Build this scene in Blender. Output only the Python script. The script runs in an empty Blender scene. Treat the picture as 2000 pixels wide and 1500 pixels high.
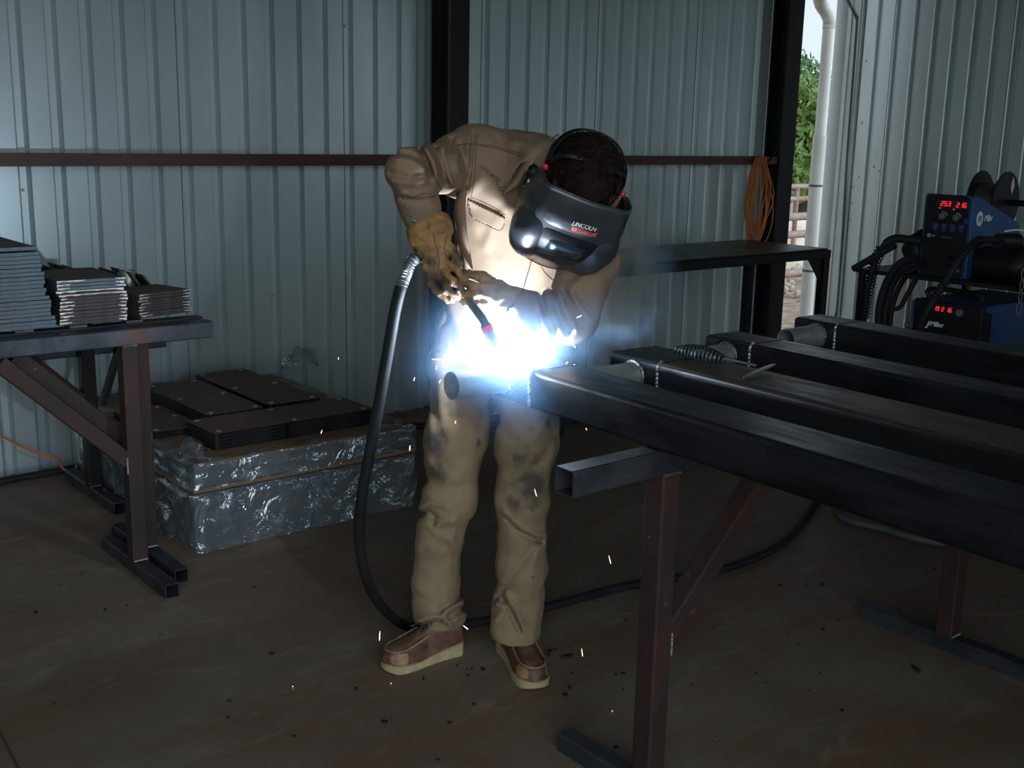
import bpy, math, random
import numpy as np
from mathutils import Vector, Matrix
from mathutils.bvhtree import BVHTree
random.seed(7)
rng = np.random.default_rng(7)
COL = bpy.context.scene.collection
PI = math.pi

# ------------------------------------------------------------------ camera model (2000x1500 frame)
F, YAW, PIT, ROL, H = 2220., .6947, .219, .0217, 1.6035
_cy, _sy, _cp, _sp = math.cos(YAW), math.sin(YAW), math.cos(PIT), math.sin(PIT)
FW = np.array([_sy*_cp, _cy*_cp, -_sp]); _rt = np.array([_cy, -_sy, 0.]); _up = np.cross(_rt, FW)
RT = math.cos(ROL)*_rt + math.sin(ROL)*_up
UP = -math.sin(ROL)*_rt + math.cos(ROL)*_up
CAM = np.array([0, 0, H])
def ray(x, y): return FW + (x-1000)/F*RT + (750-y)/F*UP
def A(x, y, d): return CAM + ray(x, y)*d                  # pixel + depth -> point
def on(x, y, ax, v):                                      # pixel on an axis plane -> point
    d = ray(x, y); i = 'xyz'.index(ax); return CAM + d*((v-CAM[i])/d[i])
def V(a): return Vector((float(a[0]), float(a[1]), float(a[2])))
def nrm(a):
    a = np.array(a, float); return a/np.linalg.norm(a)

# ------------------------------------------------------------------ materials
def mat(name, col, rough=.6, metal=0., col2=None, scale=8., bump=0., bscale=60., emit=None, estr=0., thr=(.4, .6),
        stretch=(1, 1, 1), spec=.5, detail=6., rvar=0., coat=0., rust=None, rscale=4., rthr=(.55, .7), coord='Object'):
    m = bpy.data.materials.new(name); m.use_nodes = True
    nt = m.node_tree; N = nt.nodes; L = nt.links; b = N['Principled BSDF']
    b.inputs['Base Color'].default_value = (*col, 1); b.inputs['Roughness'].default_value = rough
    b.inputs['Metallic'].default_value = metal; b.inputs['Specular IOR Level'].default_value = spec
    if coat: b.inputs['Coat Weight'].default_value = coat; b.inputs['Coat Roughness'].default_value = .2
    if emit: b.inputs['Emission Color'].default_value = (*emit, 1); b.inputs['Emission Strength'].default_value = estr
    tc = mp = None
    if col2 or bump or rvar or rust:
        tc = N.new('ShaderNodeTexCoord'); mp = N.new('ShaderNodeMapping'); mp.inputs['Scale'].default_value = stretch
        L.new(tc.outputs[coord], mp.inputs['Vector'])
    def noise(s, det=detail):
        n = N.new('ShaderNodeTexNoise'); n.inputs['Scale'].default_value = s; n.inputs['Detail'].default_value = det
        n.inputs['Roughness'].default_value = .62; L.new(mp.outputs[0], n.inputs['Vector']); return n
    cur = None
    if col2:
        n = noise(scale); r = N.new('ShaderNodeValToRGB')
        r.color_ramp.elements[0].position = thr[0]; r.color_ramp.elements[1].position = thr[1]
        r.color_ramp.elements[0].color = (*col, 1); r.color_ramp.elements[1].color = (*col2, 1)
        L.new(n.outputs['Fac'], r.inputs[0]); L.new(r.outputs[0], b.inputs['Base Color']); cur = r.outputs[0]
    if rust:
        n = noise(rscale, 8); mr = N.new('ShaderNodeMapRange'); mr.inputs[1].default_value = rthr[0]; mr.inputs[2].default_value = rthr[1]
        mx = N.new('ShaderNodeMix'); mx.data_type = 'RGBA'; L.new(n.outputs['Fac'], mr.inputs[0]); L.new(mr.outputs[0], mx.inputs['Factor'])
        if cur: L.new(cur, mx.inputs['A'])
        else: mx.inputs['A'].default_value = (*col, 1)
        mx.inputs['B'].default_value = (*rust, 1); L.new(mx.outputs['Result'], b.inputs['Base Color'])
    if rvar:
        n = noise(scale*1.7); mr = N.new('ShaderNodeMapRange'); mr.inputs[3].default_value = max(.05, rough-rvar); mr.inputs[4].default_value = min(1, rough+rvar)
        mr.inputs[1].default_value = .3; mr.inputs[2].default_value = .7
        L.new(n.outputs['Fac'], mr.inputs[0]); L.new(mr.outputs[0], b.inputs['Roughness'])
    if bump:
        n = noise(bscale, 4); bp = N.new('ShaderNodeBump'); bp.inputs['Strength'].default_value = bump; bp.inputs['Distance'].default_value = .004
        L.new(n.outputs['Fac'], bp.inputs['Height']); L.new(bp.outputs[0], b.inputs['Normal'])
    return m

M = {}
M['panel'] = mat('coated_steel_panel', (.53, .605, .605), .37, .7, (.47, .545, .55), 1.3, .04, 9, spec=.6, rvar=.05, stretch=(1, 1, .35))
M['panel_dirty'] = mat('coated_steel_panel_dusty', (.50, .56, .565), .40, .75, (.44, .42, .37), 1.8, .05, 20, thr=(.52, .72), stretch=(1.5, 1.5, .3))
M['unseen_dark'] = mat('unseen_dark', (.10, .105, .10), .8)  # kept dark so the unseen walls and ceiling bounce little light
M['seam'] = mat('seam_dark', (.05, .055, .055), .7)
M['girt'] = mat('girt_primer', (.050, .032, .028), .55, .2, (.10, .045, .03), 5, .25, 60, thr=(.35, .75), stretch=(.6, 2, 2))
M['column'] = mat('column_black', (.007, .0075, .009), .5, .2, (.016, .013, .012), 4, .15, 40, stretch=(2, 2, .4))
M['floor'] = None
M['beam'] = mat('black_mill_steel', (.006, .0063, .0075), .34, .25, (.016, .0165, .019), 5, .10, 90, rvar=.12, stretch=(3, .6, 3), spec=.25)
M['beam_dusty'] = mat('black_steel_dusty', (.009, .009, .010), .40, .2, (.016, .016, .017), 6, .10, 90, rvar=.1, stretch=(3, .6, 3), spec=.25)
M['tube'] = mat('grey_mill_tube', (.035, .038, .045), .42, .5, (.065, .068, .075), 9, .12, 80, rvar=.1, stretch=(1, 1, 1), rust=(.12, .045, .025), rscale=3.5, rthr=(.60, .72), spec=.25)
M['rust'] = mat('rusty_tube', (.048, .018, .012), .7, .2, (.020, .014, .012), 5, .3, 70, thr=(.35, .65), rust=(.20, .065, .02), rscale=26, rthr=(.66, .74))
M['plate_edge'] = mat('plate_blue_steel', (.050, .075, .090), .45, .45, (.12, .16, .185), 14, .3, 60, thr=(.35, .7), stretch=(1.3, 1.3, 8), rust=(.10, .08, .075), rscale=9, rthr=(.58, .7))
M['plate_cut'] = mat('plate_cut_edge', (.045, .035, .035), .6, .35, (.07, .055, .055), 18, .3, 80, thr=(.4, .6))
M['cut_bright'] = mat('bright_ground_edge', (.55, .52, .47), .45, .5, (.40, .26, .16), 40, .3, 100, thr=(.5, .7))
M['plate_flat'] = mat('plate_brown_scale', (.105, .066, .052), .6, .1, (.14, .085, .065), 5, .1, 60, thr=(.35, .7), rust=(.13, .05, .04), rscale=6, rthr=(.62, .72), spec=.15)
M['galv'] = mat('galvanised_pipe', (.30, .31, .27), .42, .6, (.42, .43, .38), 12, .15, 80, rust=(.30, .20, .10), rscale=9, rthr=(.55, .7))
M['weld'] = mat('weld_bead', (.16, .17, .18), .35, .8, (.35, .36, .36), 60, .5, 120)
M['white_pvc'] = mat('white_pvc', (.60, .59, .54), .45, 0, (.54, .52, .47), 3, spec=.4)
M['white_trim'] = mat('white_trim', (.66, .70, .69), .4, 0, (.6, .63, .61), 3)
M['orange'] = mat('orange_cord', (.50, .15, .02), .5, 0, (.36, .12, .03), 12)
M['yellow'] = mat('yellow_hose', (.85, .45, .02), .5)
M['blackrub'] = mat('black_rubber', (.008, .0085, .010), .62, 0, (.015, .016, .018), 12, .15, 60, spec=.25)
M['hose_dusty'] = mat('dusty_grey_cable', (.06, .085, .095), .6, 0, (.10, .10, .09), 6, .2, 60, thr=(.35, .7))
M['blue'] = mat('blue_enamel', (.003, .060, .20), .45, 0, (.004, .048, .16), 5)
M['strapblue'] = mat('faded_blue_strap', (.03, .07, .12), .6)
M['panelblack'] = mat('black_plastic_panel', (.006, .006, .007), .5, 0, (.010, .010, .011), 20, .05, 120, spec=.25)
M['blacksteel'] = mat('black_painted_steel', (.006, .006, .007), .5, .1, (.012, .011, .010), 8, .1, 60, spec=.25)
M['whiteprint'] = mat('white_print', (.72, .74, .76), .5)
M['dimprint'] = mat('grey_print', (.30, .31, .33), .6)
M['bluekey'] = mat('blue_membrane_key', (.03, .03, .16), .5)
M['led'] = mat('red_led', (.5, .0, .0), .4, emit=(1, .02, .03), estr=2.4)
M['knob'] = mat('grey_knob', (.10, .10, .095), .5)
M['khaki'] = mat('khaki_canvas', (.26, .185, .098), .9, 0, (.19, .135, .078), 7, .25, 260, thr=(.35, .7))
def top_dust(m, col, thr=(.35, .62), sc=2.2):
    nt = m.node_tree; N = nt.nodes; L = nt.links; b = N['Principled BSDF']; src = b.inputs['Base Color'].links[0].from_socket
    g = N.new('ShaderNodeNewGeometry'); sp = N.new('ShaderNodeSeparateXYZ'); L.new(g.outputs['Normal'], sp.inputs[0])
    a = N.new('ShaderNodeMapRange'); a.inputs[1].default_value = .6; a.inputs[2].default_value = .95; L.new(sp.outputs['Z'], a.inputs[0])
    tc = N.new('ShaderNodeTexCoord'); n = N.new('ShaderNodeTexNoise'); n.inputs['Scale'].default_value = sc; n.inputs['Detail'].default_value = 8; L.new(tc.outputs['Object'], n.inputs['Vector'])
    c = N.new('ShaderNodeMapRange'); c.inputs[1].default_value = thr[0]; c.inputs[2].default_value = thr[1]; L.new(n.outputs['Fac'], c.inputs[0])
    k = N.new('ShaderNodeMath'); k.operation = 'MULTIPLY'; L.new(a.outputs[0], k.inputs[0]); L.new(c.outputs[0], k.inputs[1])
    x = N.new('ShaderNodeMix'); x.data_type = 'RGBA'; L.new(k.outputs[0], x.inputs['Factor']); L.new(src, x.inputs['A']); x.inputs['B'].default_value = (*col, 1); L.new(x.outputs['Result'], b.inputs['Base Color'])
top_dust(M['beam_dusty'], (.066, .043, .029), (.30, .5)); top_dust(M['beam'], (.030, .028, .027), (.5, .65))
def add_stains(m, spots, col):
    nt = m.node_tree; N = nt.nodes; L = nt.links; b = N['Principled BSDF']; src = b.inputs['Base Color'].links[0].from_socket
    tc = N.new('ShaderNodeTexCoord'); n = N.new('ShaderNodeTexNoise'); n.inputs['Scale'].default_value = 16; n.inputs['Detail'].default_value = 7; L.new(tc.outputs['Object'], n.inputs['Vector'])
    for p, r, k in spots:
        vm = N.new('ShaderNodeVectorMath'); vm.operation = 'DISTANCE'; vm.inputs[1].default_value = tuple(float(x) for x in p); L.new(tc.outputs['Object'], vm.inputs[0])
        a = N.new('ShaderNodeMapRange'); a.inputs[1].default_value = 0; a.inputs[2].default_value = r; a.inputs[3].default_value = .62*k; a.inputs[4].default_value = 0; L.new(vm.outputs['Value'], a.inputs[0])
        s1 = N.new('ShaderNodeMath'); s1.operation = 'ADD'; L.new(a.outputs[0], s1.inputs[0]); L.new(n.outputs['Fac'], s1.inputs[1])
        c = N.new('ShaderNodeMapRange'); c.inputs[1].default_value = .66; c.inputs[2].default_value = .92; c.inputs[3].default_value = 0; c.inputs[4].default_value = .8; L.new(s1.outputs[0], c.inputs[0])
        x = N.new('ShaderNodeMix'); x.data_type = 'RGBA'; L.new(c.outputs[0], x.inputs['Factor']); L.new(src, x.inputs['A']); x.inputs['B'].default_value = (*col, 1); src = x.outputs['Result']
    L.new(src, b.inputs['Base Color'])
add_stains(M['khaki'], [(A(1035, 955, 3.27), .085, 1), (A(1030, 895, 3.26), .07, .7), (A(1010, 985, 3.27), .06, .9), (A(842, 870, 3.33), .09, .7), (A(850, 920, 3.34), .07, .7), (A(880, 780, 3.29), .10, .55), (A(1060, 810, 3.29), .09, .6)], (.035, .03, .032))
M['jacket'] = mat('brown_canvas', (.255, .165, .095), .88, 0, (.20, .13, .082), 6, .28, 300, thr=(.3, .7), rust=(.10, .065, .05), rscale=4, rthr=(.62, .78))
M['stitch'] = mat('dark_stitching', (.06, .04, .035), .8)
M['marker'] = mat('black_marker_ink', (.012, .012, .014), .7)
M['shirt'] = mat('grey_shirt', (.30, .33, .36), .85, 0, (.22, .25, .28), 9, .3, 200)
M['skin'] = mat('skin', (.48, .27, .19), .55, 0, (.42, .22, .15), 14, .1, 120)
M['hair'] = mat('dark_hair', (.010, .006, .005), .75, 0, (.020, .010, .007), 20, .5, 90, stretch=(1, 1, 6), spec=.15)
M['leather_glove'] = mat('tan_leather', (.36, .21, .065), .66, 0, (.22, .105, .04), 22, .45, 110, thr=(.35, .65), rust=(.055, .025, .018), rscale=15, rthr=(.56, .7))
M['boot'] = mat('brown_boot_leather', (.085, .036, .020), .55, 0, (.17, .095, .052), 16, .3, 120, thr=(.4, .7), rust=(.045, .02, .015), rscale=24, rthr=(.52, .66))
M['boot_scuffed'] = mat('scuffed_toe_leather', (.34, .20, .10), .6, 0, (.16, .07, .035), 26, .3, 120, thr=(.42, .68))
M['crepe'] = mat('crepe_sole', (.42, .33, .19), .75, 0, (.30, .22, .12), 18, .3, 90, thr=(.4, .7))
M['lace'] = mat('brown_lace', (.035, .022, .016), .8)
add_stains(M['leather_glove'], [(A(880, 560, 2.91), .06, 1.), (A(858, 545, 2.90), .05, .9), (A(893, 500, 2.90), .04, .9), (A(845, 512, 2.88), .03, .8), (A(905, 560, 2.93), .05, .8)], (.03, .015, .012))
M['helmet'] = mat('glossy_black_helmet', (.022, .025, .030), .33, 0, (.045, .048, .052), 7, .06, 60, spec=.7, rvar=.1)
M['helmetlens'] = mat('helmet_lens', (.03, .05, .06), .12, .3)
M['redplastic'] = mat('red_plastic', (.65, .02, .03), .4)
M['redlabel'] = mat('red_label', (.55, .05, .035), .5)
M['blacklabel'] = mat('black_label', (.01, .01, .012), .5)
M['chrome'] = mat('dull_chrome', (.55, .58, .60), .28, .9)
M['snap'] = mat('snap_metal', (.45, .45, .43), .35, .9)
M['copper'] = mat('copper_nozzle', (.42, .30, .22), .35, .9)
M['gunblack'] = mat('gun_black', (.014, .014, .018), .45)
M['cardboard'] = mat('brown_cardboard', (.20, .115, .06), .85, 0, (.15, .085, .045), 5, .2, 40)
M['box_blue'] = mat('grey_blue_box', (.055, .068, .078), .6, 0, (.085, .095, .105), 3, .1, 20)
M['slag'] = mat('slag_black', (.008, .008, .009), .7)
M['spark'] = mat('spark', (1, .5, .3), .5, emit=(1, .42, .22), estr=9)
M['sparkhot'] = mat('hot_spark', (1, .8, .6), .5, emit=(1, .70, .55), estr=22)
M['arc'] = mat('arc', (1, 1, 1), .5, emit=(.72, .87, 1), estr=900)
M['outpipe'] = mat('old_rusty_pipe', (.30, .24, .21), .7, 0, (.20, .085, .05), 3, thr=(.4, .6))
M['outground'] = mat('tan_gravel', (.52, .40, .28), .9, 0, (.30, .20, .13), 9, .8, 20, thr=(.35, .6))
M['rubble'] = mat('tan_rubble', (.55, .47, .38), .9, 0, (.36, .30, .25), 4, .6, 20)
M['concrete_piece'] = mat('pale_tarp', (.62, .60, .55), .8, 0, (.50, .40, .30), 2.5, .3, 9)
M['leaf'] = mat('leaf', (.065, .14, .022), .6, 0, (.15, .22, .045), 3, thr=(.3, .7))
M['leafdark'] = mat('leaf_dark', (.035, .10, .03), .6, 0, (.08, .17, .04), 3, thr=(.3, .7))
M['bark'] = mat('bark', (.10, .07, .05), .9)
M['labelwhite'] = mat('paper_label', (.62, .60, .68), .7, 0, (.35, .30, .45), 60, thr=(.55, .6))
M['spoolwire'] = mat('spooled_wire', (.20, .18, .15), .35, .8)

def film():
    m = bpy.data.materials.new('stretch_film'); m.use_nodes = True; nt = m.node_tree; N = nt.nodes; L = nt.links
    N.remove(N['Principled BSDF']); out = N['Material Output']
    tr = N.new('ShaderNodeBsdfTransparent'); gl = N.new('ShaderNodeBsdfGlossy'); gl.inputs['Roughness'].default_value = .14
    df = N.new('ShaderNodeBsdfDiffuse'); df.inputs[0].default_value = (.40, .44, .46, 1); gl.inputs[0].default_value = (.75, .8, .85, 1)
    m1 = N.new('ShaderNodeMixShader'); m2 = N.new('ShaderNodeMixShader'); m1.inputs[0].default_value = .3
    L.new(gl.outputs[0], m1.inputs[1]); L.new(df.outputs[0], m1.inputs[2])
    tc = N.new('ShaderNodeTexCoord'); n = N.new('ShaderNodeTexNoise'); n.inputs['Scale'].default_value = 9; n.inputs['Detail'].default_value = 8
    L.new(tc.outputs['Object'], n.inputs['Vector']); mr = N.new('ShaderNodeMapRange'); mr.inputs[1].default_value = .35; mr.inputs[2].default_value = .65
    mr.inputs[3].default_value = .05; mr.inputs[4].default_value = .62; L.new(n.outputs['Fac'], mr.inputs[0])
    L.new(mr.outputs[0], m2.inputs[0]); L.new(tr.outputs[0], m2.inputs[1]); L.new(m1.outputs[0], m2.inputs[2]); L.new(m2.outputs[0], out.inputs[0])
    n2 = N.new('ShaderNodeTexNoise'); n2.inputs['Scale'].default_value = 5.5; n2.inputs['Detail'].default_value = 4; n2.inputs['Distortion'].default_value = 1.5
    L.new(tc.outputs['Object'], n2.inputs['Vector']); bp = N.new('ShaderNodeBump'); bp.inputs['Strength'].default_value = 1.; bp.inputs['Distance'].default_value = .05
    L.new(n2.outputs['Fac'], bp.inputs['Height']); L.new(bp.outputs[0], gl.inputs['Normal']); L.new(bp.outputs[0], df.inputs['Normal'])
    return m
M['film'] = film()

def floor_mat():
    m = bpy.data.materials.new('stained_concrete'); m.use_nodes = True; nt = m.node_tree; N = nt.nodes; L = nt.links; b = N['Principled BSDF']
    tc = N.new('ShaderNodeTexCoord')
    def noise(s, st=(1, 1, 1), det=8, dist=0):
        mp = N.new('ShaderNodeMapping'); mp.inputs['Scale'].default_value = st; L.new(tc.outputs['Object'], mp.inputs[0])
        n = N.new('ShaderNodeTexNoise'); n.inputs['Scale'].default_value = s; n.inputs['Detail'].default_value = det; n.inputs['Roughness'].default_value = .6
        n.inputs['Distortion'].default_value = dist; L.new(mp.outputs[0], n.inputs['Vector']); return n.outputs['Fac']
    def ramp(f, a, c, p0, p1):
        r = N.new('ShaderNodeValToRGB'); r.color_ramp.elements[0].position = p0; r.color_ramp.elements[1].position = p1
        r.color_ramp.elements[0].color = (*a, 1); r.color_ramp.elements[1].color = (*c, 1); L.new(f, r.inputs[0]); return r.outputs[0]
    def mix(f, a, c, mode='MIX'):
        x = N.new('ShaderNodeMix'); x.data_type = 'RGBA'; x.blend_type = mode
        if isinstance(f, float): x.inputs['Factor'].default_value = f
        else: L.new(f, x.inputs['Factor'])
        for v, k in ((a, 'A'), (c, 'B')):
            if isinstance(v, tuple): x.inputs[k].default_value = (*v, 1)
            else: L.new(v, x.inputs[k])
        return x.outputs['Result']
    base = ramp(noise(1.6), (.135, .098, .068), (.20, .158, .112), .35, .68)
    red = ramp(noise(2.4, (.5, 2.2, 1), 8, .8), (0, 0, 0), (.8, .8, .8), .47, .62)
    c = mix(red, base, (.17, .088, .052))
    pale = ramp(noise(5, (.6, 1.6, 1), 8, 1.2), (0, 0, 0), (.6, .6, .6), .56, .72)
    c = mix(pale, c, (.25, .225, .18))
    spk = ramp(noise(95, (1, 1, 1), 2), (0, 0, 0), (.8, .8, .8), .66, .72)
    c = mix(spk, c, (.05, .042, .036))
    L.new(c, b.inputs['Base Color']); b.inputs['Specular IOR Level'].default_value = .35
    r = N.new('ShaderNodeMapRange'); r.inputs[3].default_value = .45; r.inputs[4].default_value = .75; L.new(noise(6), r.inputs[0]); L.new(r.outputs[0], b.inputs['Roughness'])
    bp = N.new('ShaderNodeBump'); bp.inputs['Strength'].default_value = .15; bp.inputs['Distance'].default_value = .004
    L.new(noise(40), bp.inputs['Height']); L.new(bp.outputs[0], b.inputs['Normal'])
    return m
M['floor'] = floor_mat()

# ------------------------------------------------------------------ object helpers
def tag(o, label=None, cat=None, group=None, kind=None):
    if label: o['label'] = label
    if cat: o['category'] = cat
    if group: o['group'] = group
    if kind: o['kind'] = kind
    return o
def empty(name, loc, label, cat, group=None, rotz=0):
    o = bpy.data.objects.new(name, None); COL.objects.link(o); o.location = V(loc); o.rotation_euler = (0, 0, rotz)
    o.empty_display_size = .05
    return tag(o, label, cat, group)
def copy_tree(o, parent=None):
    c = o.copy(); COL.objects.link(c); c.parent = parent
    for ch in list(o.children): copy_tree(ch, c)
    return c

class MB:
    def __init__(s): s.v = []; s.f = []; s.mi = []; s.m = 0
    def add(s, vs, fs):
        n = len(s.v); s.v += [tuple(map(float, p)) for p in vs]; s.f += [tuple(n+i for i in f) for f in fs]; s.mi += [s.m]*len(fs); return s
    def obox(s, o, x, y, z):      # corner o, three edge vectors
        o, x, y, z = map(np.array, (o, x, y, z))
        vs = [o, o+x, o+x+y, o+y, o+z, o+x+z, o+x+y+z, o+y+z]
        return s.add(vs, [(0, 3, 2, 1), (4, 5, 6, 7), (0, 1, 5, 4), (1, 2, 6, 5), (2, 3, 7, 6), (3, 0, 4, 7)])
    def box(s, x0, x1, y0, y1, z0, z1): return s.obox((x0, y0, z0), (x1-x0, 0, 0), (0, y1-y0, 0), (0, 0, z1-z0))
    def rbox(s, x0, x1, y0, y1, z0, z1, r=.01, n=4):   # rounded vertical corners
        pts = []
        for cx, cy, a0 in ((x1-r, y1-r, 0), (x0+r, y1-r, PI/2), (x0+r, y0+r, PI), (x1-r, y0+r, 1.5*PI)):
            for i in range(n+1):
                a = a0+i*PI/2/n; pts.append((cx+r*math.cos(a), cy+r*math.sin(a)))
        return s.prism(pts, z0, z1)
    def prism(s, pts, z0, z1):
        n = len(pts)
        vs = [(p[0], p[1], z0) for p in pts]+[(p[0], p[1], z1) for p in pts]
        return s.add(vs, [tuple(range(n-1, -1, -1)), tuple(range(n, 2*n))]+[(i, (i+1) % n, n+(i+1) % n, n+i) for i in range(n)])
    def gprism(s, pts, o, ex, ey, ez, h):   # polygon in a frame, extruded along ez
        o, ex, ey, ez = map(lambda a: np.array(a, float), (o, ex, ey, ez)); n = len(pts)
        a = [o+ex*p[0]+ey*p[1] for p in pts]; b = [p+ez*h for p in a]
        return s.add(a+b, [tuple(range(n-1, -1, -1)), tuple(range(n, 2*n))]+[(i, (i+1) % n, n+(i+1) % n, n+i) for i in range(n)])
    def tube(s, path, r, n=10, cap=True, closed=False, flat=None):
        P = [np.array(p, float) for p in path]; k = len(P); R = r if hasattr(r, '__len__') else [r]*k
        T = []
        for i in range(k):
            a = P[(i-1) % k] if closed or i > 0 else P[0]; b = P[(i+1) % k] if closed or i < k-1 else P[-1]
            T.append(nrm(b-a))
        ref = np.array([0, 0, 1.]) if abs(T[0][2]) < .9 else np.array([1., 0, 0])
        U = nrm(np.cross(T[0], ref)); vs = []
        for i in range(k):
            U = nrm(U-T[i]*(U@T[i])); W = np.cross(T[i], U)
            for j in range(n):
                a = 2*PI*j/n; q = math.cos(a)*U*R[i]+math.sin(a)*W*R[i]*(flat or 1); vs.append(P[i]+q)
        fs = []
        for i in range(k if closed else k-1):
            for j in range(n):
                a, b = i*n+j, i*n+(j+1) % n; c, d = ((i+1) % k)*n+(j+1) % n, ((i+1) % k)*n+j
                fs.append((a, b, c, d))
        if cap and not closed: fs += [tuple(range(n-1, -1, -1)), tuple((k-1)*n+j for j in range(n))]
        return s.add(vs, fs)
    def ring_tube(s, a, b, ro, ri, n=28):     # hollow pipe
        a, b = np.array(a, float), np.array(b, float); T = nrm(b-a)
        U = nrm(np.cross(T, [0, 0, 1] if abs(T[2]) < .9 else [1, 0, 0])); W = np.cross(T, U); vs = []
        for P, r in ((a, ro), (b, ro), (b, ri), (a, ri)):
            for j in range(n):
                t = 2*PI*j/n; vs.append(P+r*(math.cos(t)*U+math.sin(t)*W))
        fs = []
        for k in range(4):
            for j in range(n):
                fs.append((k*n+j, k*n+(j+1) % n, ((k+1) % 4)*n+(j+1) % n, ((k+1) % 4)*n+j))
        return s.add(vs, fs)
    def sqtube(s, a, b, w, h=None, t=.004, up=(0, 0, 1), rc=.005):   # hollow square tube from a to b
        h = h or w; a, b = np.array(a, float), np.array(b, float); T = nrm(b-a); up = np.array(up, float)
        S = nrm(np.cross(T, up)); Z = np.cross(S, T)
        def loop(w, h, rc):
            o = []
            for cx, cy, a0 in ((w/2-rc, h/2-rc, 0), (-w/2+rc, h/2-rc, PI/2), (-w/2+rc, -h/2+rc, PI), (w/2-rc, -h/2+rc, 1.5*PI)):
                for i in range(3):
                    q = a0+i*PI/4; o.append((cx+rc*math.cos(q), cy+rc*math.sin(q)))
            return o
        n = 12; vs = []
        for P, L_ in ((a, loop(w, h, rc)), (b, loop(w, h, rc)), (b, loop(w-2*t, h-2*t, rc*.5)), (a, loop(w-2*t, h-2*t, rc*.5))):
            vs += [P+S*x+Z*y for x, y in L_]
        fs = []
        for k in range(4):
            for j in range(n):
                fs.append((k*n+j, k*n+(j+1) % n, ((k+1) % 4)*n+(j+1) % n, ((k+1) % 4)*n+j))
        return s.add(vs, fs)
    def lathe(s, prof, o, ax, n=24):          # prof: (radius, along)
        o = np.array(o, float); T = nrm(ax); U = nrm(np.cross(T, [0, 0, 1] if abs(T[2]) < .9 else [1, 0, 0])); W = np.cross(T, U); vs = []
        for r, h in prof:
            for j in range(n):
                t = 2*PI*j/n; vs.append(o+T*h+r*(math.cos(t)*U+math.sin(t)*W))
        fs = [(i*n+j, i*n+(j+1) % n, (i+1)*n+(j+1) % n, (i+1)*n+j) for i in range(len(prof)-1) for j in range(n)]
        fs += [tuple(range(n-1, -1, -1)), tuple((len(prof)-1)*n+j for j in range(n))]
        return s.add(vs, fs)
    def grid(s, pts):                         # 2D array of points
        r, c = len(pts), len(pts[0])
        return s.add([p for row in pts for p in row], [(i*c+j, i*c+j+1, (i+1)*c+j+1, (i+1)*c+j) for i in range(r-1) for j in range(c-1)])
    def build(s, name, m, parent=None, smooth=False, bevel=0, angle=40, base=None, wn=False):
        me = bpy.data.meshes.new(name)
        vs = np.array(s.v)
        off = None
        if parent is not None and parent.type == 'EMPTY': off = parent
        me.from_pydata([tuple(v) for v in vs], [], s.f)
        for x in (m if isinstance(m, (list, tuple)) else [m]): me.materials.append(x)
        if any(s.mi): me.polygons.foreach_set('material_index', s.mi)
        bm_fix(me)
        if smooth:
            me.polygons.foreach_set('use_smooth', [True]*len(me.polygons))
            try: me.set_sharp_from_angle(angle=math.radians(angle))
            except Exception: pass
        o = bpy.data.objects.new(name, me); COL.objects.link(o)
        if parent is not None:
            o.parent = parent; o.matrix_parent_inverse = Matrix.LocRotScale(world_loc(parent), None, None).inverted() if world_loc(parent) else Matrix()
        elif base is not None:
            b = V(base); me.transform(Matrix.Translation(-b)); o.location = b
        if wn: md = o.modifiers.new('wn', 'WEIGHTED_NORMAL'); md.weight = 100; md.keep_sharp = False
        if bevel:
            md = o.modifiers.new('bevel', 'BEVEL'); md.width = bevel; md.segments = 2; md.limit_method = 'ANGLE'
        return o
def world_loc(o):     # things are built in world coordinates at their final place: parents only carry a translation
    t = Vector((0, 0, 0)); p = o
    while p is not None:
        t += p.location; t += p.matrix_parent_inverse.translation if p.parent is not None else Vector((0, 0, 0)); p = p.parent
    return t
import bmesh
def bm_fix(me):
    bm = bmesh.new(); bm.from_mesh(me); bmesh.ops.recalc_face_normals(bm, faces=bm.faces); bm.to_mesh(me); bm.free()
def spline(pts, n=12):
    P = [np.array(p, float) for p in pts]; P = [2*P[0]-P[1]]+P+[2*P[-1]-P[-2]]; out = []
    for i in range(1, len(P)-2):
        for k in range(n):
            t = k/n; a, b, c, d = P[i-1:i+3]
            out.append(.5*((2*b)+(-a+c)*t+(2*a-5*b+4*c-d)*t*t+(-a+3*b-3*c+d)*t**3))
    out.append(P[-2]); return out
def text_tris(s, size=1., shear=0., spacing=1.):
    cu = bpy.data.curves.new('t', 'FONT'); cu.body = s; cu.size = size; cu.align_x = 'CENTER'; cu.align_y = 'CENTER'; cu.shear = shear
    cu.space_character = spacing; cu.resolution_u = 4
    ob = bpy.data.objects.new('t', cu); COL.objects.link(ob)
    dg = bpy.context.evaluated_depsgraph_get(); dg.update(); me = bpy.data.meshes.new_from_object(ob.evaluated_get(dg))
    vs = [(v.co.x, v.co.y) for v in me.vertices]; fs = [tuple(p.vertices) for p in me.polygons]
    bpy.data.objects.remove(ob); bpy.data.curves.remove(cu); bpy.data.meshes.remove(me)
    return vs, fs
def text_on(name, s, size, o, ex, ey, m, parent, shear=0., spacing=1., bold=0.):
    vs, fs = text_tris(s, size, shear, spacing); o, ex, ey = np.array(o, float), nrm(ex), nrm(ey); ez = np.cross(ex, ey)
    mb = MB(); k = 3 if bold else 1
    for i in range(k):
        dx = (i-(k-1)/2)*bold
        mb.add([o+ex*(x+dx)+ey*y+ez*(.0002*i) for x, y in vs], fs)
    return mb.build(name, m, parent)
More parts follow.
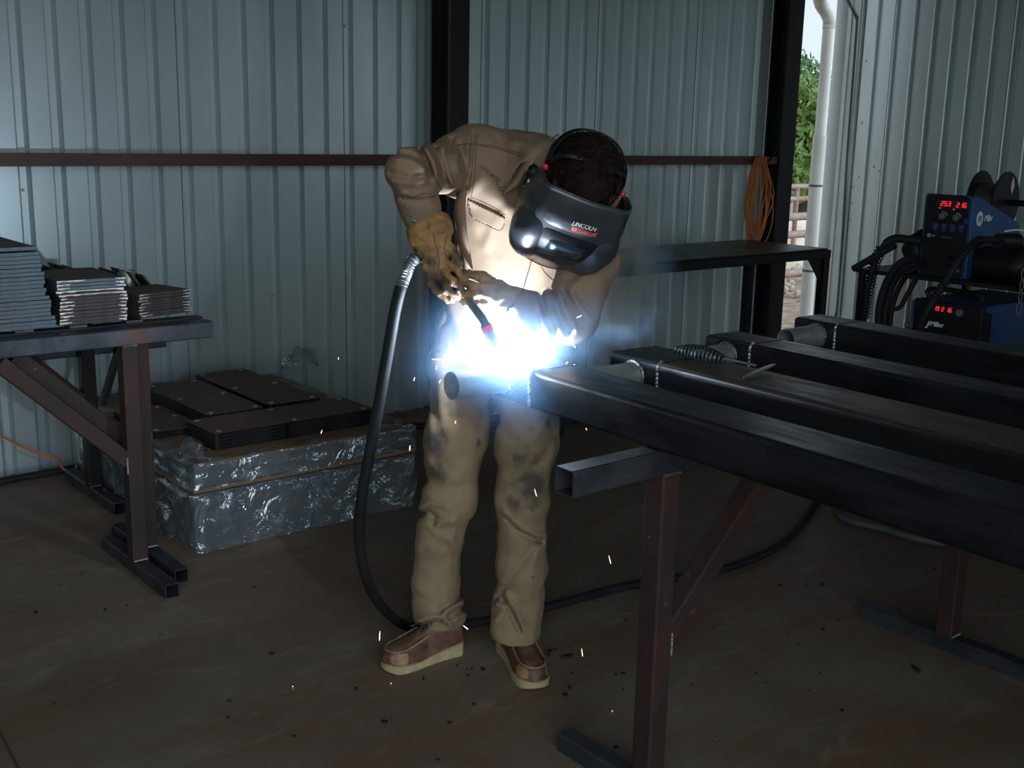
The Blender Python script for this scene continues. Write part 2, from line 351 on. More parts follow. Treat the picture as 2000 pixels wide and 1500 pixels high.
ORD = ['topmost', 'second', 'third', 'fourth', 'fifth', 'sixth', 'seventh', 'eighth', 'ninth', 'tenth', 'eleventh', 'twelfth', 'thirteenth',
       'fourteenth', 'fifteenth', 'sixteenth', 'seventeenth', 'eighteenth', 'nineteenth', 'twentieth', 'twenty-first', 'twenty-second']
def ordl(i, n):
    return 'topmost' if i == 0 else ('bottom' if i == n-1 else ORD[i]+' from the top')

# ------------------------------------------------------------------ SDF surfaces (numpy surface nets) for organic shapes
class SDF:
    def __init__(s, res, k=.03): s.res = res; s.k = k; s.p = []; s.cuts = []; s.disp = None
    def cap(s, a, b, ra, rb=None, ax=None, fac=1., k=None, sub=False):
        s.p.append((np.array(a, float), np.array(b, float), ra, ra if rb is None else rb, None if ax is None else nrm(ax), fac, k, sub)); return s
    def chain(s, pts, ax=None, k=None):     # pts: (point, r[, fac])
        for i in range(len(pts)-1):
            a, b = pts[i], pts[i+1]; fac = (a[2]+b[2])/2 if len(a) > 2 else 1
            s.cap(a[0], b[0], a[1], b[1], ax, fac, k)
        return s
    def build(s, name, m, parent, smooth_it=1):
        lo = np.min([np.minimum(p[0], p[1])-max(p[2], p[3])*max(1, p[5]) for p in s.p if not p[7]], 0)-s.res*3-.012
        hi = np.max([np.maximum(p[0], p[1])+max(p[2], p[3])*max(1, p[5]) for p in s.p if not p[7]], 0)+s.res*3+.012
        n = np.ceil((hi-lo)/s.res).astype(int)+1
        ax = [lo[i]+np.arange(n[i])*s.res for i in range(3)]
        D = np.full(n, .2)
        for a, b, ra, rb, dr, fac, k, sub in s.p:
            k = s.k if k is None else k; R = max(ra, rb)*max(1, fac)+k+.03
            bl, bh = np.minimum(a, b)-R, np.maximum(a, b)+R
            sl = tuple(slice(max(0, int((bl[i]-lo[i])/s.res)), max(0, min(n[i], int((bh[i]-lo[i])/s.res)+2))) for i in range(3))
            G = np.stack(np.meshgrid(*[ax[i][sl[i]] for i in range(3)], indexing='ij'), -1)
            P = G-a; q = b-a
            if dr is not None:
                P = P-(P@dr)[..., None]*dr*(1-1/fac); q = q-(q@dr)*dr*(1-1/fac)
            h = np.clip((P@q)/max(1e-9, q@q), 0, 1); d = np.linalg.norm(P-h[..., None]*q, axis=-1)-(ra+(rb-ra)*h)
            o = D[sl]
            if sub: d = -d; t = np.clip(.5-.5*(o-d)/k, 0, 1); D[sl] = o*(1-t)+d*t+k*t*(1-t)
            else: t = np.clip(.5+.5*(d-o)/k, 0, 1); D[sl] = d*(1-t)+o*t-k*t*(1-t)
        G = None
        if s.disp or s.cuts:
            G = np.stack(np.meshgrid(*ax, indexing='ij'), -1)
            if s.disp:
                near = np.abs(D) < .05; D[near] -= s.disp(G[near])
            for pt, nn in s.cuts: D = np.maximum(D, (G-np.array(pt))@nrm(nn))
        S = D < 0
        # cells with a sign change
        c = [S[i:n[0]-1+i, j:n[1]-1+j, k:n[2]-1+k] for i in (0, 1) for j in (0, 1) for k in (0, 1)]
        tot = sum(x.astype(np.int8) for x in c); act = (tot > 0) & (tot < 8)
        idx = -np.ones(act.shape, int); ids = np.argwhere(act); idx[act] = np.arange(len(ids))
        acc = np.zeros((len(ids), 3)); cnt = np.zeros(len(ids))
        for e in [((0, 0, 0), 0), ((0, 1, 0), 0), ((0, 0, 1), 0), ((0, 1, 1), 0), ((0, 0, 0), 1), ((1, 0, 0), 1), ((0, 0, 1), 1), ((1, 0, 1), 1), ((0, 0, 0), 2), ((1, 0, 0), 2), ((0, 1, 0), 2), ((1, 1, 0), 2)]:
            o, d = e; i0 = ids+np.array(o); i1 = i0.copy(); i1[:, d] += 1
            d0 = D[i0[:, 0], i0[:, 1], i0[:, 2]]; d1 = D[i1[:, 0], i1[:, 1], i1[:, 2]]; x = (d0 < 0) != (d1 < 0)
            t = np.where(x, d0/np.where(x, d0-d1, 1), 0); p = i0.astype(float); p[:, d] += t
            acc[x] += p[x]; cnt[x] += 1
        vs = lo+acc/np.maximum(cnt, 1)[:, None]*s.res
        fs = []
        for d in range(3):
            u, w = (d+1) % 3, (d+2) % 3
            s0 = [slice(1, -1)]*3; s1 = [slice(1, -1)]*3; s0[d] = slice(0, n[d]-1); s1[d] = slice(1, n[d])
            s0 = tuple(s0); s1 = tuple(s1); x = S[s0] != S[s1]; e = np.argwhere(x)
            off = np.array([1, 1, 1]); off[d] = 0; e = e+off
            flip = S[tuple((e[:, i] for i in range(3)))]
            def cell(du, dw):
                q = e.copy(); q[:, u] -= du; q[:, w] -= dw; return idx[q[:, 0], q[:, 1], q[:, 2]]
            a, b, c_, dd = cell(1, 1), cell(0, 1), cell(0, 0), cell(1, 0)
            f = np.stack([a, b, c_, dd], 1); f[~flip] = f[~flip][:, ::-1]; fs.append(f)
        fs = np.concatenate(fs); fs = fs[(fs >= 0).all(1)]
        # light smoothing
        for _ in range(smooth_it):
            sm = np.zeros_like(vs); ct = np.zeros(len(vs))
            for i in range(4):
                np.add.at(sm, fs[:, i], vs[fs[:, (i+1) % 4]]); np.add.at(ct, fs[:, i], 1)
                np.add.at(sm, fs[:, i], vs[fs[:, (i-1) % 4]]); np.add.at(ct, fs[:, i], 1)
            vs = .4*vs+.6*sm/np.maximum(ct, 1)[:, None]
        me = bpy.data.meshes.new(name); me.vertices.add(len(vs)); me.vertices.foreach_set('co', vs.ravel())
        me.loops.add(len(fs)*4); me.loops.foreach_set('vertex_index', fs.ravel().astype(np.int32))
        me.polygons.add(len(fs)); me.polygons.foreach_set('loop_start', np.arange(len(fs), dtype=np.int32)*4)
        me.polygons.foreach_set('use_smooth', [True]*len(fs)); me.update(calc_edges=True); me.validate()
        for x in (m if isinstance(m, (list, tuple)) else [m]): me.materials.append(x)
        o = bpy.data.objects.new(name, me); COL.objects.link(o)
        if parent is not None: o.parent = parent; o.matrix_parent_inverse = Matrix.Translation(-world_loc(parent))
        s.mesh = me
        return o
def pxy(P):
    q = P-CAM; d = q@FW; return 1000+F*(q@RT)/d, 750-F*(q@UP)/d
def pfold(P, L_):
    x, y = pxy(P); out = np.zeros(x.shape)
    for pts, am, w in L_:
        best = np.full(x.shape, 1e9)
        for (ax_, ay), (bx, by) in zip(pts, pts[1:]):
            ex, ey = bx-ax_, by-ay; h = np.clip(((x-ax_)*ex+(y-ay)*ey)/(ex*ex+ey*ey), 0, 1)
            best = np.minimum(best, (x-ax_-h*ex)**2+(y-ay-h*ey)**2)
        out += am*1.25*np.exp(-best/(w*w))
    return out
def seg_dist(P, a, b):
    a, b = np.array(a), np.array(b); q = b-a; h = np.clip(((P-a)@q)/(q@q), 0, 1); return np.linalg.norm(P-a-h[..., None]*q, axis=-1)
def wig(P, f, s=0.):
    f = float(f); return np.sin(P[..., 0]*f+s+1.7*np.sin(P[..., 1]*f*.7+s))+np.sin(P[..., 2]*f*1.1+2*s+1.3*np.sin(P[..., 0]*f*.6))+np.sin(P[..., 1]*f*.9+s*3+1.5*np.sin(P[..., 2]*f*.8))
def bvh_of(obs):
    out = []
    for o in obs:
        me = o.data; vs = [v.co.copy() for v in me.vertices]; off = world_loc(o)
        out.append(BVHTree.FromPolygons([v+off for v in vs], [tuple(p.vertices) for p in me.polygons]))
    return out
def hit(trees, px, py):
    d = V(nrm(ray(px, py))); best = None
    for t in trees:
        loc, no, i, ds = t.ray_cast(V(CAM), d)
        if loc is not None and (best is None or ds < best[2]): best = (np.array(loc), np.array(no) if no.dot(d) < 0 else -np.array(no), ds)
    return best

# ================================================================== ROOM
WY, WX, RP, X0 = 5.3288, 7.6885, .1524, 4.2043
def rib_profile(n0, n1, sgn=1):
    """list of (along, depth) for the ribbed sheet; groove recedes by depth; right incline starts at n*RP"""
    a, g, d = .015, .028, .027; out = []
    for n in range(n0, n1+1):
        x = n*RP
        out += [(x-g-a, 0), (x-g, d), (x, d), (x+a, 0)]
    return out
def sheet(name, prof, P, z0, z1, m, **kw):
    mb = MB(); top = [P(u, d, z1) for u, d in prof]; bot = [P(u, d, z0) for u, d in prof]
    mb.grid([bot, top]); return mb.build(name, m, **kw)
HT = 4.6
def struct(o): tag(o, kind='structure'); return o
pr = rib_profile(-64, 17)
pr = [p for p in pr if X0+p[0] < 6.84]
wall_back = struct(sheet('wall_back', pr, lambda u, d, z: (X0+u, WY+d, z), 0, HT, M['panel']))
mb = MB()
for n in range(-60, 18, 6):      # sheet laps
    x = X0+n*RP-.028-.017; mb.box(x-.0035, x-.0005, WY-.0015, WY+.002, 0, HT)
s_ = mb.build('wall_back_laps', M['seam'], wall_back)
mb = MB()
for n, z in [(-12, 2.32), (-6, 2.12), (0, 2.02), (6, 1.9), (12, 1.75), (-6, .80), (-9, .74), (-17, 1.3), (-30, 2)]:
    x = X0+n*RP-.02; mb.lathe([(.007, 0), (.007, .004), (.004, .007)], (x, WY+.022, z), (0, -1, 0), 8)
mb.build('wall_back_screws', M['chrome'], wall_back)
# right wall: planes along Y; inclines etc.
Y0R = 4.894
pr = [p for p in rib_profile(-4, 74) if True]
def PR(u, d, z): return (WX+d, Y0R-u, z)
pr = [p for p in pr if Y0R-p[0] < 5.36]
wall_right = struct(sheet('wall_right', pr, PR, 0, HT, M['panel_dirty']))
mb = MB()
for n in range(0, 72, 6):
    y = Y0R-n*RP+.028+.017; mb.box(WX-.0015, WX+.002, y+.0005, y+.0035, 0, HT)
mb.build('wall_right_laps', M['seam'], wall_right)
mb = MB()
for px, py in [(1683, 240), (1691, 119), (1677, 346), (1666, 365), (1664, 397), (1661, 430), (1716, 334), (1792, 335), (1875, 341), (1911, 63), (1902, 167), (1955, 245), (1706, 325)]:
    q = on(px, py, 'x', WX); mb.lathe([(.008, 0), (.008, .004), (.004, .007)], (q[0]+.001, q[1], q[2]), (-1, 0, 0), 8)
mb.build('wall_right_screws', M['chrome'], wall_right)
# corner trim of the right wall with rounded white edge
mb = MB(); mb.box(WX-.02, WX+.10, 5.20, 5.33, 0, HT)
mb.tube([(WX+.03, 5.40, 0), (WX+.03, 5.40, HT)], .058, 20)
tr = struct(mb.build('trim_1', M['white_trim'], smooth=True))
mb = MB(); mb.box(WX-.03, WX-.018, 5.215, 5.235, 0, HT); mb.box(WX-.03, WX-.018, 5.29, 5.30, 0, HT)
struct(mb.build('trim_2', M['white_trim']))
# hidden sides of the building
mb = MB(); mb.box(-5.6, 7.72, -1.6, 5.40, HT, HT+.05); struct(mb.build('ceiling', M['unseen_dark']))
mb = MB(); mb.box(-5.62, -5.57, -1.5, 5.36, 0, HT); struct(mb.build('wall_left', M['unseen_dark']))
mb = MB(); mb.box(1.3, 6.1, -1.55, -1.5, 0, HT); mb.box(7.4, 7.70, -1.55, -1.5, 0, HT); mb.box(6.1, 7.4, -1.55, -1.5, 3.0, HT); mb.box(-5.6, -3.2, -1.55, -1.5, 0, HT); mb.box(-3.2, 1.3, -1.55, -1.5, 3.6, HT); struct(mb.build('wall_front', M['unseen_dark']))  # unseen wall; openings placed and sized for their daylight on the ribs
# floor slab, with a saw joint
fl = MB(); fl.box(-5.7, WX+.06, -2.2, 5.42, -.14, 0); fl = struct(fl.build('floor', M['floor']))
mb = MB(); a = on(0, 1432, 'z', 0); b = on(35, 1500, 'z', 0); d = nrm(b-a); s2 = np.array([-d[1], d[0], 0])*.004
mb.add([a-d*3-s2+[0, 0, .0012], b+d*2-s2+[0, 0, .0012], b+d*2+s2+[0, 0, .0012], a-d*3+s2+[0, 0, .0012]], [(0, 1, 2, 3)])
mb.build('floor_joint', M['seam'], fl)
# columns
def hcol(name, x0, x1, y0, y1, label):
    t = empty(name, ((x0+x1)/2, (y0+y1)/2, 0), label, 'column')
    mb = MB(); mb.box(x0, x1, y0, y0+.012, .012, HT-.02); mb.build('flange', M['column'], t)
    mb = MB(); mb.box(x0, x1, y1-.012, y1, .012, HT-.02); mb.build('flange', M['column'], t)
    mb = MB(); mb.box((x0+x1)/2-.004, (x0+x1)/2+.004, y0+.012, y1-.012, .012, HT-.02); mb.build('web', M['column'], t)
    mb = MB(); mb.box(x0-.03, x1+.03, y0-.03, y1, 0, .012); mb.build('base_plate', M['column'], t)
    return t
c1 = hcol('steel_column', 3.80, 3.935, 5.15, 5.325, 'black steel column standing against the ribbed wall behind the welder')
mb = MB(); mb.box(3.80, 3.804, 5.144, 5.15, .1, HT-.1); mb.build('seam_line', M['girt'], c1)
c2 = hcol('steel_column', 6.77, 6.93, 5.18, 5.325, 'wide black steel column beside the daylight gap at the corner')
# girts
def girt(x0, x1, label):
    mb = MB(); mb.box(x0, x1, 5.20, 5.327, 1.459, 1.463); mb.box(x0, x1, 5.20, 5.204, 1.412, 1.459); mb.box(x0, x1, 5.20, 5.327, 1.409, 1.412)
    return tag(mb.build('wall_girt', M['girt'], base=((x0+x1)/2, 5.26, 1.41)), label, 'girt')
girt(-5.4, 3.798, 'rusty brown horizontal steel rail across the ribbed wall left of the welder')
girt(3.937, 6.768, 'dark horizontal steel rail on the wall right of the welder, holding the orange cord')

# ================================================================== OUTSIDE
mb = MB(); mb.box(-40, 60, -40, 60, -.6, -.15); gnd = mb.build('outdoor_ground', M['outground']); tag(gnd, kind='structure')
gnd.name = 'floor_outside'
# downspout
t = empty('downspout', (7.80, 5.62, -.15), 'white plastic downspout pipe standing outside the corner gap', 'pipe')
cx = lambda z: 7.83
q1 = on(1615, 60, 'y', 5.62); q2 = on(1582, 560, 'y', 5.62); xm = (q1[0]+q2[0])/2
mb = MB(); mb.tube([(xm, 5.62, 1.55), (xm, 5.62, 2.44)], .046, 20); mb.build('upper_pipe', M['white_pvc'], t, smooth=True)
mb = MB(); mb.tube([(xm, 5.62, -.15), (xm, 5.62, 1.62)], .058, 24)
mb.build('lower_pipe', M['white_pvc'], t, smooth=True)
for y in (363, 528):
    z = on(1592, y, 'y', 5.6)[2]; mb = MB(); mb.tube([(xm, 5.62, z-.009), (xm, 5.62, z+.009)], .0605, 24); mb.build('strap', M['hose_dusty'], t, smooth=True)
el = spline([(xm, 5.62, 2.44), (xm, 5.62, 2.50), (xm-.05, 5.62, 2.56), (xm-.13, 5.62, 2.62), (xm-.16, 5.62, 2.70), (xm-.16, 5.62, 2.85), (xm-.16, 5.62, 3.0)], 10)
mb = MB(); mb.tube(el, [.047+.004*(i % 2) for i in range(len(el))], 20); mb.build('elbow', M['white_pvc'], t, smooth=True)
# thin conduit wire on the right wall corner
zz = [on(1655, 0, 'x', WX-.03), on(1672, 35, 'x', WX-.03), on(1673, 55, 'x', WX-.03), on(1655, 300, 'x', WX-.03), on(1646, 450, 'x', WX-.03), on(1636, 590, 'x', WX-.03)]
mb = MB(); mb.tube(spline([zz[0]+(zz[0]-zz[1])*3]+zz+[zz[-1]+[0, 0.01, -.12]], 8), .009, 8)
tag(mb.build('wall_cable', M['hose_dusty'], smooth=True, base=zz[3]), 'thin grey cable running down the corner of the right wall', 'cable')
# pipe rack and fence
def rack_pipe(py0, py1, pxend, Yd, label):
    c = on(pxend, (py0+py1)/2, 'y', Yd); d = np.linalg.norm(c-CAM)*.97; r = (py1-py0)/2/F*d*.95
    mb = MB(); mb.ring_tube(c-np.array([3.2, 0, 0]), c, r, r*.86)
    return tag(mb.build('steel_pipe', M['outpipe'], smooth=True, base=c), label, 'pipe', 'old pipes on the outdoor rack')
PR_ = []
for a0, a1, xe, lb in [(414, 430, 1577, 'highest'), (449, 464, 1574, 'second highest'), (523, 539, 1570, 'middle'), (594, 609, 1565, 'lowest')]:
    c = on(xe, (a0+a1)/2, 'y', 8.5); PR_.append(c)
    rack_pipe(a0, a1, xe, 8.5, lb+' rusty grey steel pipe lying outside beyond the corner gap')
t = empty('pipe_rack', (PR_[0][0]-1.2, 8.5, -.15), 'rusty steel rack carrying old pipes outside the corner gap', 'rack')
for dx in (-2.6, -.9):
    mb = MB(); mb.box(PR_[0][0]+dx, PR_[0][0]+dx+.07, 8.62, 8.69, -.15, .95); mb.build('post', M['outpipe'], t)
for c in PR_:
    mb = MB(); mb.box(PR_[0][0]-2.7, PR_[0][0]-.75, 8.36, 8.66, c[2]-.10, c[2]-.068); mb.build('arm', M['outpipe'], t)
t = empty('pipe_fence', (12.5, 9.6, -.15), 'rusty pipe rail fence outside in front of the trees', 'fence')
for y in (364, 388):
    c = on(1566, y, 'y', 9.6); mb = MB(); mb.tube([c-np.array([4, 0, 0]), c+np.array([1.5, 0, 0])], .035, 12); mb.build('rail', M['outpipe'], t, smooth=True)
for dx in (-3, -1.2, -.1, 1.2):
    c = on(1566, 364, 'y', 9.6); mb = MB(); mb.tube([(c[0]+dx, 9.6, -.15), (c[0]+dx, 9.6, c[2])], .035, 12); mb.build('fence_post', M['outpipe'], t, smooth=True)
# slabs, rubble
for i, (x, y, w, h, lb) in enumerate([(1562, 440, 30, 12, 'tallest pale concrete slab standing behind the outdoor pipes'), (1552, 505, 34, 26, 'second tallest white concrete slab behind the outdoor pipes'),
                                      (1552, 560, 36, 34, 'broad pale tan slab behind the lower outdoor pipes'), (1548, 590, 34, 22, 'lowest grey white broken slab near the outdoor ground')]):
    c = on(x, y, 'y', 8.95+.22*(3-i)); sc_ = np.linalg.norm(c)/F; hw = w*sc_*1.5; hh = h*sc_
    pts = [(-hw, -.15-c[2]), (hw, -.15-c[2]), (hw*.95, hh*.5), (hw*.4, hh*.9), (-hw*.3, hh*.7), (-hw*.9, hh)]
    mb = MB(); mb.gprism(pts, c, (1, 0, 0), (0, 0, 1), (0, 1, 0), .12)
    tag(mb.build('concrete_piece', M['concrete_piece'], bevel=.02, base=c), lb, 'concrete piece')
mb = MB()
for i in range(260):
    p = np.array([11.0+random.uniform(-3.5, 2.4), 8.6+random.uniform(-1.4, 1.0), -.15+random.random()*.12]); r = random.uniform(.02, .07)
    mb.lathe([(r*.5, -r*.6), (r, 0), (r*.55, r*.6)], p, (random.random(), random.random(), 1), 6)
tag(mb.build('rubble', M['rubble'], base=(11, 8.6, -.15)), 'tan broken rubble on the ground outside the corner gap', 'rubble', kind='stuff')
def tree(c, rad, hgt, m, label, n=4200):
    t = empty('tree', (c[0], c[1], -.15), label, 'tree')
    mb = MB(); mb.tube([(c[0], c[1], -.15), (c[0]+.1, c[1], hgt*.5), (c[0], c[1]+.1, hgt*.85)], [.16, .1, .04], 10)
    for k in range(7):
        a = k*2.4; mb.tube([(c[0]+.05, c[1], hgt*(.3+.06*k)), (c[0]+rad*.6*math.cos(a), c[1]+rad*.6*math.sin(a), hgt*(.5+.06*k))], [.06, .02], 6)
    mb.build('trunk', M['bark'], t, smooth=True)
    mb = MB(); cs = [(c[0]+rng.normal()*rad*.45, c[1]+rng.normal()*rad*.45, hgt*(.22+.66*rng.random())) for _ in range(34)]
    for i in range(n):
        q = np.array(cs[rng.integers(len(cs))]); v = nrm(rng.normal(size=3)); q = q+v*rad*.34*(rng.random()**.4)
        if q[2] < 0: continue
        s = .05+.06*rng.random(); e = nrm(rng.normal(size=3)); f = nrm(np.cross(e, rng.normal(size=3)))
        mb.add([q-e*s, q+f*s*.45, q+e*s, q-f*s*.45], [(0, 1, 2, 3)])
    mb.build('foliage', m, t)
ct = on(1560, 250, 'y', 13.)
tree((ct[0]+.3, 13.), 1.5, 2.75, M['leaf'], 'bright green leafy tree outside, seen through the corner gap', 9000)
tree((ct[0]-2.2, 14.), 1.6, 2.6, M['leafdark'], 'darker green tree behind the leafy tree outside the gap', 6000)
tree((ct[0]+2.4, 15.2), 1.8, 3.4, M['leafdark'], 'tall dark green tree outside, half hidden by the downspout', 6000)

# ================================================================== SAWHORSES
def sawhorse(xpost, yc, label, ztop=.905, foot=.6, length=2.0, m_post='rust', flip=1, group='steel sawhorses', span=1.39, brace_m='rust', extra=False, over=.31):
    t = empty('steel_sawhorse', (xpost, yc, 0), label, 'sawhorse', group)
    xe = xpost-flip*over if flip > 0 else xpost+over
    x_far = xe+flip*length
    mb = MB(); mb.sqtube((xe, yc, ztop-.03), (x_far, yc, ztop-.03), .06); mb.build('top_rail', M['tube'], t)
    for i, xp in enumerate((xpost, xpost+flip*span)):
        mb = MB(); mb.sqtube((xp, yc, .05), (xp, yc, ztop-.0602), .058, up=(0, 1, 0)); mb.build('post', M[m_post], t)
        mb = MB(); mb.sqtube((xp, yc-foot/2, .0262), (xp, yc+foot/2, .0262), .052); mb.build('foot', M['tube'], t)
        s = flip if i == 0 else -flip
        a = (xp+s*.025, yc, .43); b = (xp+s*.43, yc, ztop-.075)
        mb = MB(); mb.sqtube(a, b, .055, up=(0, 1, 0)); mb.build('brace', M[brace_m], t)
        mb = MB(); mb.tube([(xp-.026, yc-.03, ztop-.060), (xp+.026, yc-.03, ztop-.060)], .004, 6); mb.build('weld_seam', M['weld'], t, smooth=True)
        mb = MB(); mb.tube([(xp-s*-.030, yc-.028, .385), (xp-s*-.030, yc-.028, .445)], .004, 6); mb.build('weld_seam', M['weld'], t, smooth=True)
        mb = MB(); mb.tube([(xp-.026, yc-.028, .0535), (xp+.026, yc-.028, .0535)], .0035, 6); mb.build('weld_seam', M['weld'], t, smooth=True)
    return t
sawhorse(1.885, 1.71, 'steel tube sawhorse in the right foreground carrying the black beams', group='steel sawhorses')
sawhorse(1.463, 3.865, 'nearer of the two rusty steel sawhorses side by side under the left plate stacks', flip=-1, length=2.3)
sawhorse(1.545, 3.975, 'farther of the two rusty steel sawhorses side by side under the left plate stacks', flip=-1, length=2.3, over=.24)
t = sawhorse(1.645, 4.82, 'dark steel sawhorse at the back under the left plate stacks by the wall', flip=-1, length=2.2, m_post='blacksteel', brace_m='rust')
mb = MB(); mb.sqtube((1.70, 4.82, .40), (1.86, 4.82, .835), .03, up=(0, 1, 0)); mb.build('brace', M['blacksteel'], t)
mb = MB(); mb.sqtube((1.35, 4.865, .668), (2.03, 4.865, .668), .03); mb.build('lower_rail', M['tube'], t)
mb = MB(); mb.sqtube((1.35, 4.865, .6365), (2.015, 4.865, .6365), .03); mb.build('lower_rail', M['tube'], t)
# flat bars that carry the stacks between the sawhorses
for i, (x, lb) in enumerate([(.62, 'far left'), (1.12, 'left'), (1.30, 'middle'), (1.50, 'right')]):
    mb = MB(); mb.box(x, x+.06, 3.955, 4.84, .905, .913)
    tag(mb.build('flat_bar', M['tube'], base=(x+.03, 4.4, .905)), lb+' flat steel bar bridging the sawhorses under the plate stacks', 'steel bar')

# ================================================================== PLATE STACKS ON THE LEFT
def plate(x0, x1, y0, y1, z0, th, rot, mats, label, group, r=0., seed=0, bright=None):
    cx, cy = (x0+x1)/2, (y0+y1)/2; mb = MB()
    if r: mb.rbox(x0, x1, y0, y1, z0, z0+th, r, 5)
    else: mb.box(x0, x1, y0, y1, z0, z0+th)
    # top face second material
    mb.mi = [1 if i == 1 else 0 for i in range(len(mb.f))]
    o = mb.build('steel_plate', mats, base=(cx, cy, z0), bevel=.0012)
    o.rotation_euler = (0, 0, rot); tag(o, label, 'steel plate', group)
    if bright:
        rg = random.Random(seed)
        for a, b in bright:
            a += rg.uniform(-.004, .008); b += rg.uniform(-.02, .02)
            if b-a < .006: continue
            ww = x1-x0; mb = MB(); n = 7; pts = []
            for k in range(n+1): pts.append((x0+ww*a+(ww*(b-a))*k/n, (.35+.6*rg.random())*th*(1-.6*(k/n if a < .3 else 1-k/n))))
            mb.add([(p[0], y0-.0013, z0+th*.92) for p in pts]+[(p[0], y0-.0013, z0+th*.96-p[1]) for p in pts], [(k, k+1, n+2+k, n+1+k) for k in range(n)])
            e = mb.build('ground_edge', M['cut_bright'], None); e.parent = o; e.matrix_parent_inverse = Matrix.Translation(-V((cx, cy, z0)))
    return o
z = .9132; n = 20
for i in range(n):
    j = n-1-i; th = .0138; tilt = .0
    dx = rng.uniform(-.008, .008)+(.012 if i < 8 else 0)-(i*.0011)
    if i == n-1: dx -= .012
    plate(.80+dx, 1.238+dx, 3.955+rng.uniform(-.006, .006), 4.42, z, th-.0008, rng.uniform(-.012, .012), [M['plate_edge'], M['plate_flat']],
          ordl(j, n)+', of the tall bluish plate stack at the left frame edge', 'plates in the tall bluish stack')
    z += th+(.004 if i == n-2 else 0)
z = .9132; n = 13
for i in range(n):
    j = n-1-i; th = .0121; dx = rng.uniform(-.005, .005)
    br = [(.0, .10+.12*rng.random()), (.90-.05*rng.random(), 1.)]
    if j in (0, 3, 4): br = [(.0, .45), (.45, 1.)] if j else [(.0, .4), (.85, 1.)]
    plate(1.272+dx, 1.508+dx, 3.965+rng.uniform(-.004, .004), 4.30, z, th-.0008, rng.uniform(-.01, .01), [M['plate_edge'] if j < 3 else M['plate_cut'], M['plate_flat']],
          ordl(j, n)+', of the middle plate stack with bright ground edges', 'plates in the middle stack', seed=i, bright=br)
    z += th
z = .9132; n = 8
for i in range(n):
    j = n-1-i; th = .0110; dx = rng.uniform(-.006, .006)
    plate(1.535+dx, 1.755+dx, 4.00+rng.uniform(-.004, .004), 4.20, z, th-.0008, .22+rng.uniform(-.02, .02), [M['plate_cut'], M['plate_flat']],
          ordl(j, n)+', of the low dark plate stack right on the sawhorses', 'plates in the low right stack', seed=i+40, bright=[(0., .12+.1*rng.random()), (.86, 1.)])
    z += th
# shingled row of leaning plates behind
n = 13
for i in range(n):
    x = 1.24+.044*i; hh = .178-.005*i+.008*math.sin(i*1.3)
    mb = MB(); a = np.array([x, 4.40-.012*i, .9135]); ex = np.array([-.085, 0, hh]); 
    mb.obox(a, (.010, 0, .0), (0, .20, 0), ex)
    tag(mb.build('steel_plate', M['plate_cut'], base=a, bevel=.001), ('leftmost' if i == 0 else 'rightmost' if i == n-1 else ORD[i]+' from left')+' of the dark plates leaning behind the middle stack', 'steel plate', 'leaning plates behind the stacks')
q = on(263, 560, 'z', .94)
mb = MB(); mb.ring_tube((1.655, 4.33, .9132), (1.655, 4.33, 1.045), .030, .026)
tag(mb.build('pipe_offcut', M['galv'], smooth=True, base=(1.655, 4.33, .9132)), 'short bright upright pipe offcut behind the low right plate stack', 'pipe')
mb = MB(); mb.box(1.60, 1.70, 4.28, 4.84, .905, .913); tag(mb.build('flat_bar', M['tube'], base=(1.65, 4.5, .905)), 'flat steel bar under the short upright pipe offcut', 'steel bar')

# ================================================================== WRAPPED PALLET LOAD WITH PLATES
def crumple(x0, x1, y0, y1, z0, z1, amp, seed, nx=46, nz=10, inset_top=.03):
    """open film skin over front, left and right sides and a fold onto the top"""
    mb = MB(); ph = seed*1.7
    path = [(x0, y1), (x0, y0), (x1, y0), (x1, y1)]
    L_ = [0]
    for a, b in zip(path, path[1:]): L_.append(L_[-1]+math.dist(a, b))
    rows = []
    zs = [z0+(z1-z0)*k/nz for k in range(nz+1)]+[z1+.003, z1+.002]
    for k, zz in enumerate(zs):
        row = []
        for i in range(nx*3+1):
            s = L_[-1]*i/(nx*3); j = 0
            while j < 2 and s > L_[j+1]: j += 1
            t = (s-L_[j])/(L_[j+1]-L_[j]); x = path[j][0]+(path[j+1][0]-path[j][0])*t; y = path[j][1]+(path[j+1][1]-path[j][1])*t
            nx_, ny_ = [(-1, 0), (0, -1), (1, 0)][j]
            w = math.sin(s*23+zz*31+ph)+.7*math.sin(s*51-zz*60+2*ph)+.5*math.sin(s*97+zz*20+ph)+.5*math.sin(zz*130+s*14)
            d = .006+amp*(.5+.25*w)
            if k > nz: d = -(inset_top*(k-nz)*(1+.35*math.sin(s*13+ph)+.25*math.sin(s*41)))
            row.append((x+nx_*d, y+ny_*d, zz+.002*w))
        rows.append(row)
    mb.grid(rows); return mb
BX0, BX1, BY0, BY1 = 1.705, 2.715, 3.905, 5.17
t = empty('wrapped_box', ((BX0+BX1)/2, (BY0+BY1)/2, 0), 'low grey box in torn shiny stretch film on the floor by the wall', 'box')
mb = MB(); mb.box(BX0, BX1, BY0, BY1, 0, .235); mb.build('box_body', M['box_blue'], t, bevel=.006)
crumple(BX0, BX1, BY0, BY1, .004, .232, .022, 1).build('stretch_film', M['film'], t, smooth=True, angle=180)
mb = MB(); mb.box(2.20, 2.218, BY0-.0015, BY0, .01, .17); mb.build('blue_strap', M['strapblue'], t)
t2 = empty('cardboard_tray', ((BX0+BX1)/2, (BY0+BY1)/2, .245), 'brown cardboard tray with peeled film, on top of the wrapped box', 'tray')
mb = MB(); mb.box(BX0-.012, BX1-.01, BY0-.02, BY1, .2455, .262); mb.build('tray_base', M['cardboard'], t2, bevel=.002)
